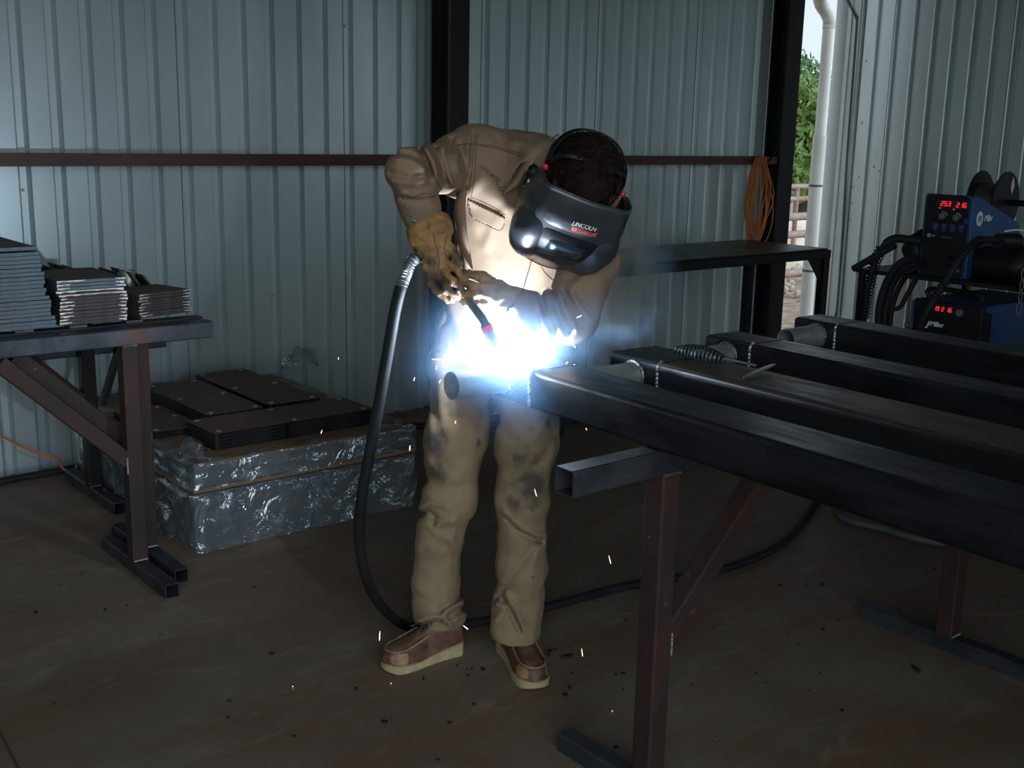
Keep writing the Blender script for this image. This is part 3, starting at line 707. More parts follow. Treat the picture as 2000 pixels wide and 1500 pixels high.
mb = MB(); mb.box(BX0, BX1-.02, BY0-.01, BY1-.01, .262, .352); mb.build('tray_body', M['box_blue'], t2, bevel=.004)
mb = MB(); mb.box(BX0-.01, BX1-.01, BY0-.02, BY1-.004, .352, .362); mb.build('top_sheet', M['cardboard'], t2, bevel=.002)
crumple(BX0-.012, BX1-.008, BY0-.022, BY1, .262, .363, .016, 2, inset_top=.03).build('stretch_film', M['film'], t2, smooth=True, angle=180)
def tuft(c, s, seed, name='torn_film'):
    r = random.Random(seed); mb = MB(); rows = []
    for i in range(9):
        row = []
        for j in range(14):
            a = j/13*PI*1.25-.3; rr = s*(.55+.45*math.sin(i/8*PI))*(1+.25*r.uniform(-1, 1))
            row.append((c[0]+rr*math.cos(a)+(i-4)*s*.10, c[1]+(i-4)*s*.22+.1*s*r.uniform(-1, 1), c[2]+rr*abs(math.sin(a))*.9+.12*s*r.random()))
        rows.append(row)
    mb.grid(rows); return mb.build(name, M['film'], t2, smooth=True, angle=180)
q = on(345, 862, 'z', .40); tuft((1.76, 4.04, .365), .055, 3); tuft((1.73, 3.96, .355), .045, 5)
q = on(575, 738, 'y', 5.12); tuft((q[0], 5.05, .40), .10, 8)
def pplate(x0, x1, y0, y1, z0, th, label, holes=True, along='x'):
    o = plate(x0, x1, y0, y1, z0, th, rng.uniform(-.004, .004), [M['plate_edge'] if False else M['beam'], M['plate_flat']], label, 'rounded base plates on the wrapped load', r=.022)
    if holes:
        cx, cy = (x0+x1)/2, (y0+y1)/2
        for i in range(3):
            for s in (0, 1):
                if along == 'x': hx = x0+.035+(x1-x0-.07)*i/2; hy = y0+.03 if s else y1-.03
                else: hy = y0+.035+(y1-y0-.07)*i/2; hx = x0+.03 if s else x1-.03
                mb = MB(); mb.ring_tube((hx, hy, z0+th), (hx, hy, z0+th+.002), .011, .007, 14); h = mb.build('hole_burr', M['chrome'], None, smooth=True)
                h.parent = o; h.matrix_parent_inverse = Matrix.Translation(-V((cx, cy, z0)))
                mb = MB(); mb.lathe([(.007, 0), (.007, .0006)], (hx, hy, z0+th), (0, 0, 1), 12); h = mb.build('bolt_hole', M['slag'], None)
                h.parent = o; h.matrix_parent_inverse = Matrix.Translation(-V((cx, cy, z0)))
    return o
for nm, X_, Y_, nn, al in [('front rounded plate stack on the wrapped load', (1.838, 2.572), (4.005, 4.265), 5, 'x'),
                           ('middle rear plate stack on the wrapped load', (1.945, 2.205), (4.29, 4.97), 5, 'y'),
                           ('right rear plate stack on the wrapped load', (2.235, 2.495), (4.31, 5.07), 5, 'y'),
                           ('low left plate stack behind the sawhorse leg', (1.712, 1.93), (4.30, 4.74), 2, 'y')]:
    for i in range(nn):
        j = nn-1-i
        pplate(X_[0], X_[1], Y_[0], Y_[1], .3645+.0135*i, .0128, ordl(j, nn)+' in the '+nm, holes=(j == 0), along=al)

# ================================================================== BEAMS
bt = -.045
CD = np.array([math.cos(bt), math.sin(bt), 0]); BD = np.array([-math.sin(bt), math.cos(bt), 0]); Z = np.array([0, 0, 1.])
def ST(s, t, z): return CD*s+BD*t+Z*z
def beam(s0, w, tend, tseam, tpipe, label, m, near=-1.6, pipe_l=.155, zb=.9052, h=.1, pz=.5):
    e = empty('steel_beam', ST(s0+w/2, 1.0, zb), label, 'beam', 'black beams lying on the sawhorse')
    mb = MB(); mb.sqtube(ST(s0+w/2, near, zb+h/2), ST(s0+w/2, tseam-.004, zb+h/2), w, h, .006, rc=.012); mb.build('long_tube', m, e, smooth=True, angle=60, wn=True)
    mb = MB(); mb.sqtube(ST(s0+w/2, tseam+.004, zb+h/2), ST(s0+w/2, tend-.004, zb+h/2), w, h, .006, rc=.012); mb.build('end_block', M['beam'], e, smooth=True, angle=60, wn=True)
    mb = MB(); mb.obox(ST(s0+.004, tend-.004, zb+.004), CD*(w-.008), BD*.008, Z*(h-.008)); mb.build('end_cap', M['beam'], e, bevel=.003)
    # weld around seam (near face and top)
    pts = [ST(s0-.001, tseam, zb+.006), ST(s0-.001, tseam, zb+h-.012), ST(s0+.010, tseam, zb+h+.001), ST(s0+w-.01, tseam, zb+h+.001)]
    mb = MB(); P = []; R = []
    for a, b in zip(pts, pts[1:]):
        n = max(3, int(np.linalg.norm(b-a)/.0035))
        for k in range(n): P.append(a+(b-a)*k/n); R.append(.0048+.0014*math.sin(k*1.9))
    mb.tube(P[:30], R[:30], 7); mb.build('seam_weld', M['weld'], e, smooth=True)
    mb = MB(); mb.tube([ST(s0+.01, tseam, zb+h-.001), ST(s0+w-.01, tseam, zb+h-.001)], .003, 6); mb.build('ground_seam', M['beam'], e, smooth=True)
    zc = zb+h*pz; mb = MB(); mb.ring_tube(ST(s0+.0, tpipe, zc), ST(s0-pipe_l, tpipe, zc), .0365, .0325, 32); mb.build('pipe_stub', M['galv'], e, smooth=True)
    P = []; R = []
    for k in range(56):
        a = 2*PI*k/56; P.append(ST(s0-.003, tpipe+.039*math.cos(a), zc+.039*math.sin(a))); R.append(.005+.0012*math.sin(k*2.1))
    mb = MB(); mb.tube(P, R, 8, closed=True); mb.build('pipe_weld', M['weld'], e, smooth=True)
    return e
beam(1.757, .162, 2.415, 2.235, 2.340, 'nearest black steel beam, the one being welded, running to the lower right', M['beam'], pipe_l=.172, pz=.62)
beam(2.118, .185, 2.335, 2.142, 2.235, 'second black steel beam with brown dusty top, chipping hammer lying on it', M['beam_dusty'])
beam(2.555, .150, 2.385, 2.205, 2.295, 'third black steel beam from the front, with a shiny streak on top', M['beam'])
beam(3.085, .145, 2.475, 2.305, 2.38, 'farthest black steel beam, open galvanised pipe stub at its end', M['beam'])

# chipping hammer on beam 2
zt = 1.0052
hA = on(1322, 682, 'z', zt+.022); hB = on(1415, 700, 'z', zt+.014); hC = on(1478, 714, 'z', zt+.010)
t = empty('chipping_hammer', (hB[0], hB[1], zt), 'chipping hammer with black coil spring handle lying on the dusty beam', 'hammer')
ax = nrm(hB-hA); L_ = np.linalg.norm(hB-hA)
U_ = nrm(np.cross(ax, Z)); W_ = np.cross(U_, ax); P = []
for k in range(220):
    f = k/219; a = f*2*PI*13; r = .006+.016*math.sin(PI*min(1, max(0, f)))**.8
    P.append(hA+ax*L_*f+U_*r*math.cos(a)+W_*r*math.sin(a))
mb = MB(); mb.tube(P, .0027, 6); mb.build('spring_handle', M['gunblack'], t, smooth=True)
mb = MB(); mb.tube([hA, hB], .0045, 8); mb.build('handle_core', M['gunblack'], t, smooth=True)
mb = MB(); mb.tube([hB-ax*.01, hC], .0045, 8); mb.build('shank', M['gunblack'], t, smooth=True)
h1 = on(1452, 737, 'z', zt+.006); h2 = on(1514, 711, 'z', zt+.018); hm = (h1+h2)/2
mb = MB(); mb.tube([h1, h1+(h2-h1)*.15, hm, h1+(h2-h1)*.85, h2], [.002, .006, .0075, .006, .002], 8, flat=.7); mb.build('hammer_head', M['chrome'], t, smooth=True)

# ================================================================== WORKBENCH BY THE WALL
t = empty('steel_workbench', (5.2, 4.75, 0), 'long black steel workbench against the ribbed wall behind the welder', 'workbench')
wx0, wx1, wy0, wy1 = 3.97, 6.33, 4.38, 5.05
mb = MB(); mb.box(wx0, wx1-.04, wy0, wy1, .895, .905); mb.build('bench_top', M['beam_dusty'], t, bevel=.002)
for a, b in [((wx0, wy0+.03), (wx1, wy0+.03)), ((wx0, wy1-.03), (wx1, wy1-.03))]:
    mb = MB(); mb.sqtube((a[0], a[1], .865), (b[0], b[1], .865), .056, up=(0, 0, 1)); mb.build('rail', M['blacksteel'], t)
for xx in (wx0+.03, wx1-.03):
    mb = MB(); mb.sqtube((xx, wy0+.06, .865), (xx, wy1-.06, .865), .056); mb.build('rail', M['blacksteel'], t)
    for yy in (wy0+.03, wy1-.03):
        if xx < 5 and yy < 4.6: xq = xx
        mb = MB(); mb.sqtube((xx, yy, 0), (xx, yy, .8365), .056, up=(0, 1, 0)); mb.build('leg', M['blacksteel'], t)
for xx, s in ((wx0+.058, 1), (wx1-.058, -1)):
    mb = MB(); mb.gprism([(0, 0), (s*.15, 0), (0, -.17)], (xx, wy0+.02, .8365), (1, 0, 0), (0, 0, 1), (0, 1, 0), .008); mb.build('gusset', M['blacksteel'], t)

# ================================================================== ORANGE CORD COIL
hk = on(1493, 300, 'y', 5.19)
mb = MB(); 
for k in range(11):
    w = .055+.075*(k % 5)/4+.012*random.random(); L2 = .50+.16*random.random(); ph = random.uniform(-.02, .02); cxx = hk[0]-.07+random.uniform(-.03, .03)
    P = []
    for i in range(40):
        a = 2*PI*i/40; s_, c_ = math.sin(a), math.cos(a)
        zz = 1.485-L2/2+L2/2*c_; wid = w*(1-.35*max(0, c_))
        P.append((cxx+ph*(1-c_)+wid*s_*(1+.15*math.sin(3*a+k)), 5.175-.006*k*.6+.006*math.sin(2*a+k), zz-.02))
    mb.tube(P, .0048, 7, closed=True)
tag(mb.build('extension_cord', M['orange'], smooth=True, base=(hk[0], 5.17, 1.2)), 'coiled orange extension cord hanging from the wall rail beside the black column', 'cord')
mb = MB(); mb.tube(spline([(hk[0]+.0, 5.196, 1.40), (hk[0]-.01, 5.12, 1.455), (hk[0]+.0, 5.10, 1.50), (hk[0]-.01, 5.12, 1.545)], 8), .006, 8)
tag(mb.build('wall_hook', M['blacksteel'], smooth=True, base=hk), 'small black hook on the rail holding the orange cord', 'hook')
# yellow hose behind bench leg
q = on(1622, 606, 'y', 4.9)
mb = MB()
for k in range(3):
    P = [(q[0]+.02*k+.13*math.cos(a)*(1-.1*k), q[1]+.13*math.sin(a), .05+.20+.0+.20*math.sin(a*1.)*.6+.012*k) for a in np.linspace(0, 2*PI, 36, endpoint=False)]
    mb.tube(P, .012, 8, closed=True)
mbz = min(v[2] for v in mb.v); mb.v = [(v[0], v[1], v[2]-mbz) for v in mb.v]
mb.v = [(v[0], v[1], v[2]) for v in mb.v]
tag(mb.build('yellow_hose', M['yellow'], smooth=True, base=(q[0], q[1], 0)), 'coiled yellow hose on the floor behind the bench leg', 'hose')
# orange cord + black cable on the floor line at left
P = [on(-60, 820, 'y', 5.24), on(0, 850, 'y', 5.24), on(60, 880, 'y', 5.22), on(110, 895, 'y', 5.18), on(160, 902, 'y', 5.12)]
P += [np.array([2.4, 5.24, .008]), np.array([3.2, 5.25, .008]), np.array([3.7, 5.02, .008]), np.array([4.3, 4.9, .008])]
P[4] = np.array([P[4][0], P[4][1], .03])
mb = MB(); mb.tube(spline(P, 10), .0055, 7)
tag(mb.build('extension_cord', M['orange'], smooth=True, base=P[3]), 'thin orange cord sagging along the foot of the left wall', 'cord')
P = [(-1.5, 5.20, .018), (.2, 5.16, .018), (.9, 5.21, .018), (1.5, 5.22, .018), (2.4, 5.275, .018), (3.3, 5.27, .018), (3.45, 4.95, .018), (4.3, 4.5, .018)]
mb = MB(); mb.tube(spline(P, 10), .017, 9)
tag(mb.build('floor_cable', M['blackrub'], smooth=True, base=P[2]), 'thick black cable lying along the foot of the left wall', 'cable')
# hoses on floor
P = [on(1060, 1188, 'z', .016), on(1200, 1150, 'z', .016), on(1320, 1128, 'z', .016), on(1440, 1103, 'z', .016), on(1530, 1060, 'z', .016), on(1575, 1010, 'z', .016), on(1612, 955, 'z', .016), on(1670, 900, 'z', .016), on(1760, 860, 'z', .016)]
FLH = P
P = [on(1640, 985, 'z', .014), on(1635, 1003, 'z', .014), on(1660, 1018, 'z', .014), on(1720, 1032, 'z', .014), on(1790, 1052, 'z', .014), on(1900, 1070, 'z', .014), on(2050, 1085, 'z', .014)]
P = [P[0]+(P[0]-P[1])*6, P[0]+(P[0]-P[1])*2]+P
mb = MB(); mb.tube(spline(P, 10), .014, 9)
tag(mb.build('ground_cable', M['hose_dusty'], smooth=True, base=P[4]), 'dusty grey cable on the floor beneath the right ends of the beams', 'cable')

# ================================================================== WELDING STATION
FX = 4.90
t = empty('equipment_cart', (5.2, 2.85, 0), 'black steel cart with shelves carrying the two blue welding units', 'cart')
cy0, cy1 = 1.90, 3.20
for zz in (.985, .43):
    mb = MB(); mb.box(FX-.06, FX+1.0, cy0, cy1, zz-.02, zz); mb.build('shelf', M['blacksteel'], t, bevel=.003)
for xx in (FX-.03, FX+.96):
    for yy in (cy0+.02, cy1-.02):
        mb = MB(); mb.sqtube((xx, yy, .075), (xx, yy, .9645 if yy > 2.6 or xx > 5 else .9645), .03, up=(0, 1, 0)); mb.build('post', M['blacksteel'], t)
        mb = MB(); mb.tube([(xx, yy-.015, .0385), (xx, yy+.015, .0385)], .038, 18); mb.build('wheel', M['blackrub'], t, smooth=True)
# wire feeder
t = empty('wire_feeder', (FX+.2, 2.78, .985), 'blue wire feeder with red digits 25.3 and 216 on top of the cart', 'wire feeder')
fy0, fy1 = 2.665, 2.905
zt_, zb_ = 1.362, .9862
mb = MB()
prof = [(0, zb_), (0.0, zt_-.01), (.012, zt_), (.05, zt_-.004), (.44, zt_-.135), (.46, zt_-.16), (.46, zb_+.155), (.05, zb_+.155), (.05, zb_)]
mb.gprism([(p[0], p[1]) for p in prof], (FX+.004, fy0, 0), (1, 0, 0), (0, 0, 1), (0, 1, 0), fy1-fy0); mb.build('housing', M['blue'], t, bevel=.004)
mb = MB(); mb.box(FX+.054, FX+.45, fy0+.01, fy1-.01, zb_, zb_+.154); mb.build('drive_bay', M['panelblack'], t, bevel=.003)
mb = MB(); mb.rbox(-.108, .108, -.19+.0, .185, 0, .006, .02); 
M_ = lambda x, y, z_: (FX+.003-z_, (fy0+fy1)/2-x, (zt_+zb_)/2+y)
mb.v = [M_(*v) for v in mb.v]; mb.build('front_panel', M['panelblack'], t, bevel=.002)
mb = MB(); mb.rbox(-.113, .113, -.192, .188, 0, .004, .02); mb.v = [M_(*v) for v in mb.v]; mb.build('front_bezel', M['blue'], t)
def FP(px, py, off=.0): q = on(px, py, 'x', FX-.004-off); return q
SEG = {'0': 'abcdef', '1': 'bc', '2': 'abged', '3': 'abgcd', '5': 'afgcd', '6': 'afgedc', '9': 'abcdfg'}
def digits(s, c, ex, ey, w, h, gap, parent, name='display_digits'):
    ex, ey = nrm(ex), nrm(ey); ez = np.cross(ex, ey); mb = MB(); th = w*.17; x = 0; tot = sum((w+gap) if ch not in '. ' else (gap if ch == '.' else w*.8) for ch in s)
    x = -tot/2
    def bar(x0, y0, x1, y1):
        sh = .12
        mb.gprism([(x0+y0*sh, y0), (x1+y0*sh, y0), (x1+y1*sh, y1), (x0+y1*sh, y1)], c, ex, ey, ez, .001)
    for ch in s:
        if ch == '.': bar(x-gap*.6, -h/2, x-gap*.6+th*.8, -h/2+th); x += gap*.3; continue
        if ch == ' ': x += w*.8; continue
        d = {'a': (x, h/2-th, x+w, h/2), 'g': (x, -th/2, x+w, th/2), 'd': (x, -h/2, x+w, -h/2+th), 'f': (x, 0, x+th, h/2), 'e': (x, -h/2, x+th, 0), 'b': (x+w-th, 0, x+w, h/2), 'c': (x+w-th, -h/2, x+w, 0)}
        for k in SEG[ch]: bar(*d[k])
        x += w+gap
    return mb.build(name, M['led'], parent)
EX, EY = np.array([0, -1., 0]), np.array([0, 0, 1.])
mb = MB(); c = FP(1863, 400, .002); mb.obox(c+EX*-.085+EY*-.018+np.array([.002, 0, 0]), EX*.165, EY*.036, (-.002, 0, 0)); disp = mb.build('display', M['blacklabel'], t)
digits('25.3', FP(1849, 398, .004), EX, EY, .0125, .021, .005, disp); digits('216', FP(1879, 401, .004), EX, EY, .0125, .021, .005, disp)
for px, py in ((1836, 406), (1863, 409)):
    mb = MB(); mb.lathe([(.0028, 0), (.0028, .002)], FP(px, py, .002), (-1, 0, 0), 10); mb.build('indicator_light', M['led'], t)
for px, py in ((1842, 422), (1869, 425)):
    c = FP(px, py, .002); mb = MB(); mb.lathe([(.0155, 0), (.0150, .016), (.012, .018)], c, (-1, 0, 0), 24); mb.build('knob', M['knob'], t, smooth=True)
    mb = MB(); P = [c+np.array([-.0005, 0, 0])+EX*.0195*math.cos(a)+EY*.0195*math.sin(a) for a in np.linspace(.2, 1.9, 12)]; mb.tube(P, .001, 5); mb.build('dial_mark', M['whiteprint'], t)
for i, (px, py) in enumerate(((1827, 441), (1844, 442.5), (1860.5, 444), (1878, 445), (1887, 431))):
    c = FP(px, py, .0015); mb = MB(); s_ = .0125 if i < 4 else .009
    mb.gprism([(-s_, -s_), (s_, -s_), (s_, s_), (-s_, s_)], c, EX, EY, (-1, 0, 0), .001); k_ = mb.build('key', M['bluekey'], t, bevel=.0006)
    mb = MB(); mb.gprism([(-s_*.6, -.0012-s_*1.45), (s_*.6, -.0012-s_*1.45), (s_*.6, .0005-s_*1.45), (-s_*.6, .0005-s_*1.45)], c, EX, EY, (-1, 0, 0), .0006); mb.build('key_print', M['dimprint'], t)
def miller_logo(c, ex, ey, w, parent, m, small=False):
    """disc with three slanted bars, then the name"""
    ex, ey = nrm(ex), nrm(ey); ez = np.cross(ex, ey); mb = MB(); r = w*.26; n = 28
    disc = [(r*math.cos(2*PI*k/n), r*math.sin(2*PI*k/n)) for k in range(n)]
    mb.gprism(disc, c, ex, ey, ez, .0006); o = mb.build('logo_disc', m, parent)
    mb = MB()
    for k in range(3):
        x = -r*.55+k*r*.42; mb.gprism([(x-r*.12, -r*.32), (x+r*.10, -r*.32), (x+r*.28, r*.32), (x+r*.06, r*.32)], c+ez*.0007, ex, ey, ez, .0003)
    mb.build('logo_bars', M['blue'] if not small else M['panelblack'], parent)
    text_on('logo_name', 'Miller', w*.30, c+ex*(r+w*.36)+ez*.0008, ex, ey, m, parent, shear=.2, spacing=.85, bold=w*.012)
c = FP(1814.5, 459.5, .0018); miller_logo(c, EX, EY, .036, t, M['dimprint'], True)
text_on('model_print', 'S-74 MPa Plus', .010, FP(1849, 464, .002), EX, EY, M['dimprint'], t, shear=.2)
cs = on(1913.5, 427.5, 'y', fy0-.0008)
mb = MB(); rr = .034; n = 30; mb.gprism([(rr*.85*math.cos(2*PI*k/n), rr*math.sin(2*PI*k/n)) for k in range(n)], cs, (1, 0, 0), (0, 0, 1), (0, -1, 0), .0006); mb.build('side_logo_disc', M['whiteprint'], t)
mb = MB()
for k in range(3):
    x = -.012+k*.0105; mb.gprism([(x-.003, -.014), (x+.003, -.014), (x+.009, .014), (x+.003, .014)], cs+np.array([0, -.0008, 0]), (1, 0, 0), (0, 0, 1), (0, -1, 0), .0004)
mb.build('side_logo_bars', M['blue'], t)
text_on('side_logo_name', 'Miller', .040, cs+np.array([.075, -.0012, 0]), (1, 0, 0), (0, 0, 1), M['whiteprint'], t, shear=.2, spacing=.8, bold=.0022)
mb = MB(); mb.lathe([(.024, 0), (.024, .035), (.018, .05)], (FX, 2.74, 1.06), (-1, 0, 0), 20); mb.build('gun_socket', M['blacksteel'], t, smooth=True)
mb = MB(); mb.tube([(FX, 2.70, 1.02), (FX-.02, 2.70, 1.02)], .008, 8); mb.build('screw_head', M['chrome'], t)
# spool
p1 = on(1912, 392, 'y', 3.12); p2 = on(1958, 384, 'y', 3.04)
t = empty('wire_spool', (p1[0], 3.08, .985), 'black wire spool with two flanges and a white diamond label behind the feeder', 'spool')
SW = .135; nv = nrm((.06, -1., 0)); p2 = p1+nv*SW
RS = .158
def flange(c, name='flange'):
    mb = MB(); mb.lathe([(RS*.98, 0), (RS, .003), (RS, .007), (RS*.98, .010)], c, nv, 48); return mb.build(name, M['panelblack'], t, smooth=True)
flange(p1); flange(p2)
mb = MB(); mb.lathe([(.095, .0105), (.095, SW-.0005)], p1, nv, 32); mb.build('wound_wire', M['spoolwire'], t, smooth=True)
mb = MB(); mb.lathe([(.016, -.03), (.016, SW+.20)], p1, nv, 16); mb.build('hub', M['blacksteel'], t, smooth=True)
mb = MB(); mb.lathe([(.014, 0), (.014, .02), (.008, .026)], p2+nv*.0105, nv, 14); mb.build('hub_cap', M['chrome'], t, smooth=True)
fx_ = nrm(np.cross(nv, Z)); fx_ = fx_ if fx_@RT > 0 else -fx_
mb = MB(); mb.gprism([(0, -.045), (.024, 0), (0, .045), (-.024, 0)], p2+nv*.0105+Z*.085+fx_*.055, fx_, Z, nv, .0008); mb.build('paper_label', M['labelwhite'], t)
e_ = p1+nv*(SW+.19)
mb = MB(); mb.box(e_[0]-.012, e_[0]+.012, e_[1]-.012, e_[1]+.012, .9856, e_[2]-.012); mb.build('stand_post', M['blacksteel'], t)
mb = MB(); mb.box(p1[0]-.03, p1[0]-.006, p1[1]-.012, p1[1]+.012, .9856, p1[2]-.0); mb.build('stand_post', M['blacksteel'], t)
# lower power source
t = empty('power_source', (FX+.2, 2.73, .43), 'blue and black welding power source with digits 19 216 on the lower cart shelf', 'power source')
ly0, ly1 = 2.56, 2.905
zl = .87
mb = MB(); mb.box(FX+.03, FX+.62, ly0+.004, ly1-.004, .431, zl); mb.build('housing', M['blue'], t, bevel=.006)
mb = MB(); mb.box(FX, FX+.03, ly0, ly1, .431, zl); mb.build('front_panel', M['panelblack'], t, bevel=.006)
mb = MB(); mb.box(FX-.002, FX+.03, ly1-.001, ly1+.012, .44, zl-.01); mb.build('side_rail', M['blue'], t, bevel=.003)
mb = MB(); mb.box(FX-.002, FX+.03, ly0-.03, ly0+.0, .44, zl-.03); mb.build('side_rail', M['panelblack'], t, bevel=.003)
mb = MB(); mb.tube(spline([(FX+.05, ly1-.05, zl-.01), (FX+.05, ly1-.05, zl+.045), (FX+.05, ly0+.05, zl+.045), (FX+.05, ly0+.05, zl)], 6), .012, 8); mb.build('handle', M['blacksteel'], t, smooth=True)
c = on(1841, 604, 'x', FX-.003); 
mb = MB(); mb.obox(c+EX*-.05+EY*-.018+np.array([.003, 0, 0]), EX*.11, EY*.036, (-.003, 0, 0)); disp = mb.build('display', M['blacklabel'], t)
digits('19 2 16', c+np.array([-.0005, 0, 0])+EX*.003, EX, EY, .011, .020, .004, disp)
c = on(1876, 611, 'x', FX); mb = MB(); mb.lathe([(.018, 0), (.017, .018), (.013, .02)], c, (-1, 0, 0), 24); mb.build('knob', M['knob'], t, smooth=True)
c = on(1812, 634, 'x', FX-.0008); mb = MB(); mb.gprism([(-.018, -.018), (-.002, -.016), (.008, .0), (.010, .02), (.002, .016), (-.006, -.006)], c, EX, EY, (-1, 0, 0), .0006); mb.build('logo_mark', M['whiteprint'], t)
text_on('logo_name', 'Miller', .034, on(1829, 634, 'x', FX-.0012)+EX*.002, EX, EY, M['whiteprint'], t, spacing=.9, bold=.0015)
c = on(1777, 634, 'x', FX); mb = MB(); mb.lathe([(.018, 0), (.018, .02), (.012, .03)], c, (-1, 0, 0), 16); mb.build('socket', M['knob'], t, smooth=True)
# right part of cart: blue case under the shelf, pouch on the shelf
t = empty('storage_case', (FX+.3, 2.2, .43), 'blue steel case on the lower cart shelf at the right frame edge', 'case')
mb = MB(); mb.gprism([(2.36, 0), (2.36, .30), (2.31, .40), (1.95, .40), (1.95, 0)], (FX+.05, 0, .4305), (0, 1, 0), (0, 0, 1), (1, 0, 0), .5); mb.build('case_body', M['blue'], t, bevel=.006)
mb = MB(); mb.box(FX+.02, FX+.049, 2.00, 2.30, .46, .74); mb.build('case_door', M['panelblack'], t, bevel=.004)
sd = SDF(.006, .03); c = on(1950, 492, 'x', FX+.12); c[2] = 1.06
sd.cap(c+[0, .07, -.01], c+[.0, -.10, .0], .06, .068).cap(c+[-.02, .12, .0], c+[-.0, .05, .04], .032, .04).cap(c+[.0, 0, .02], c+[.02, -.12, .05], .045, .05)
o = sd.build('leather_pouch', M['blacksteel'], None)
zmin = min(v.co.z for v in o.data.vertices); o.data.transform(Matrix.Translation((-c[0], -c[1], -zmin))); o.location = (c[0], c[1], .986)
tag(o, 'crumpled black leather pouch on the cart shelf right of the feeder', 'pouch')
mb = MB(); P = [on(1962, 452, 'x', FX+.05), on(1985, 449, 'x', FX+.05), on(2010, 452, 'x', FX+.05)]; P = [p+[0, 0, 0] for p in P]
mb.tube(spline(P, 6), .004, 6); tag(mb.build('white_cable', M['whiteprint'], smooth=True, base=P[0]), 'short white cable lying over the black pouch on the cart', 'cable')
mb = MB(); c = on(1992, 590, 'x', FX-.072); top = .965
def link(cz, w, h):
    mb.tube([(c[0], c[1]+w*math.cos(a), cz+h*math.sin(a)) for a in np.linspace(0, 2*PI, 20, endpoint=False)], .0022, 6, closed=True)
link(c[2]-.03, .011, .030); link(c[2]+.025, .007, .03); link(c[2]+.075, .008, .026); link(c[2]+.12, .007, .026)
mb.tube([(FX-.058, c[1], c[2]+.14), (FX-.074, c[1], c[2]+.14)], .003, 6)
t = mb.build('snap_hook', M['chrome'], smooth=True, base=c); tag(t, 'small silver snap hook chain hanging from the cart shelf at the right frame edge', 'snap hook')
# gun cables at the station
def coil_spring(P, r, turns_per, wire, name, parent, m):
    P = [np.array(p, float) for p in P]; T = []; L_ = 0; D_ = [0]
    for a, b in zip(P, P[1:]): L_ += np.linalg.norm(b-a); D_.append(L_)
    out = []; U = None; n = int(L_*turns_per*12)
    for k in range(n+1):
        s = L_*k/n; j = min(len(P)-2, max(0, int(np.searchsorted(D_, s))-1)); f = (s-D_[j])/max(1e-9, D_[j+1]-D_[j]); c = P[j]+(P[j+1]-P[j])*f; Tn = nrm(P[j+1]-P[j])
        if U is None: U = nrm(np.cross(Tn, Z if abs(Tn[2]) < .9 else [1, 0, 0]))
        U = nrm(U-Tn*(U@Tn)); W = np.cross(Tn, U); a = 2*PI*s*turns_per; out.append(c+r*(math.cos(a)*U+math.sin(a)*W))
    mb = MB(); mb.tube(out, wire, 5); return mb.build(name, m, parent, smooth=True)
XG = FX-.02
P = [on(1800, 470, 'x', XG), on(1775, 468, 'x', XG-.02), on(1748, 466, 'x', XG-.04), on(1728, 478, 'x', XG-.05), on(1712, 505, 'x', XG-.05), on(1702, 535, 'x', XG-.05), on(1694, 570, 'x', XG-.05), on(1689, 605, 'x', XG-.05), on(1684, 660, 'x', XG-.05), on(1690, 720, 'x', XG-.03), on(1730, 790, 'x', XG-.0)]
t = empty('spare_welding_gun', P[3], 'black cable with coil spring guard hanging left of the wire feeder', 'welding gun')
S_ = spline(P, 8); mb = MB(); mb.tube(S_, [.020]*24+[.015]*(len(S_)-24), 10); mb.build('cable', M['blackrub'], t, smooth=True)
coil_spring(S_[26:60], .0265, 60, .0034, 'spring_guard', t, M['blacksteel'])
a, b = on(1728, 490, 'x', XG-.07), on(1667, 525, 'x', XG-.07)
mb = MB(); mb.tube([a+(a-b)*.3, b], .0165, 14); mb.build('handle_tube', M['blackrub'], t, smooth=True)
# second spring cable in front
P = [on(1935, 462, 'x', FX-.03)]; 
P = [A(1950, 470, 4.55), A(1920, 468, 4.5), A(1895, 480, 4.48), A(1873, 508, 4.47), A(1850, 545, 4.47), A(1830, 574, 4.47), A(1812, 606, 4.47), A(1794, 650, 4.5), A(1780, 740, 4.6)]
t = empty('feeder_cable', P[3], 'black cable with spring guard crossing in front of the blue feeder', 'cable')
S_ = spline(P, 8); mb = MB(); mb.tube(S_, .013, 9); mb.build('cable', M['blackrub'], t, smooth=True)
coil_spring(S_[8:44], .017, 70, .0022, 'spring_guard', t, M['blacksteel'])
mb = MB(); mb.tube([P[0], P[0]+(P[0]-P[1])*1.2], [.03, .035], 14); mb.build('connector', M['blacksteel'], t, smooth=True)
# looped black cables left of units
for k, (lb) in enumerate(['outer', 'middle', 'inner']):
    P = []
    for (px, py) in [(1790, 505), (1762, 512), (1738, 540), (1722, 580), (1716, 625), (1722, 680), (1745, 730), (1785, 760)]:
        P.append(on(px+k*11, py+k*7, 'x', FX-.06+.03*k))
    mb = MB(); mb.tube(spline(P, 8), .019-.003*k, 10)
    tag(mb.build('looped_cable', M['blackrub'], smooth=True, base=P[3]), lb+' loop of thick black cable hanging beside the power source', 'cable', 'cable loops by the cart')
P = [on(1790, 545, 'x', FX+.08), on(1772, 575, 'x', FX+.06), on(1758, 600, 'x', FX+.05), on(1742, 603, 'x', FX+.03)]
mb = MB(); mb.tube(spline(P+[on(1738, 598, 'x', FX+.03)], 8), .012, 8); tag(mb.build('cable_end', M['blackrub'], smooth=True, base=P[2]), 'short black cable end between the loops and the blue power source', 'cable')
t = empty('lead_holder', (FX+.06, 3.0, 1.0), 'black bracket with wrapped leads behind the left side of the feeder', 'bracket')
sd = SDF(.007, .03); c = on(1783, 500, 'x', FX+.06)
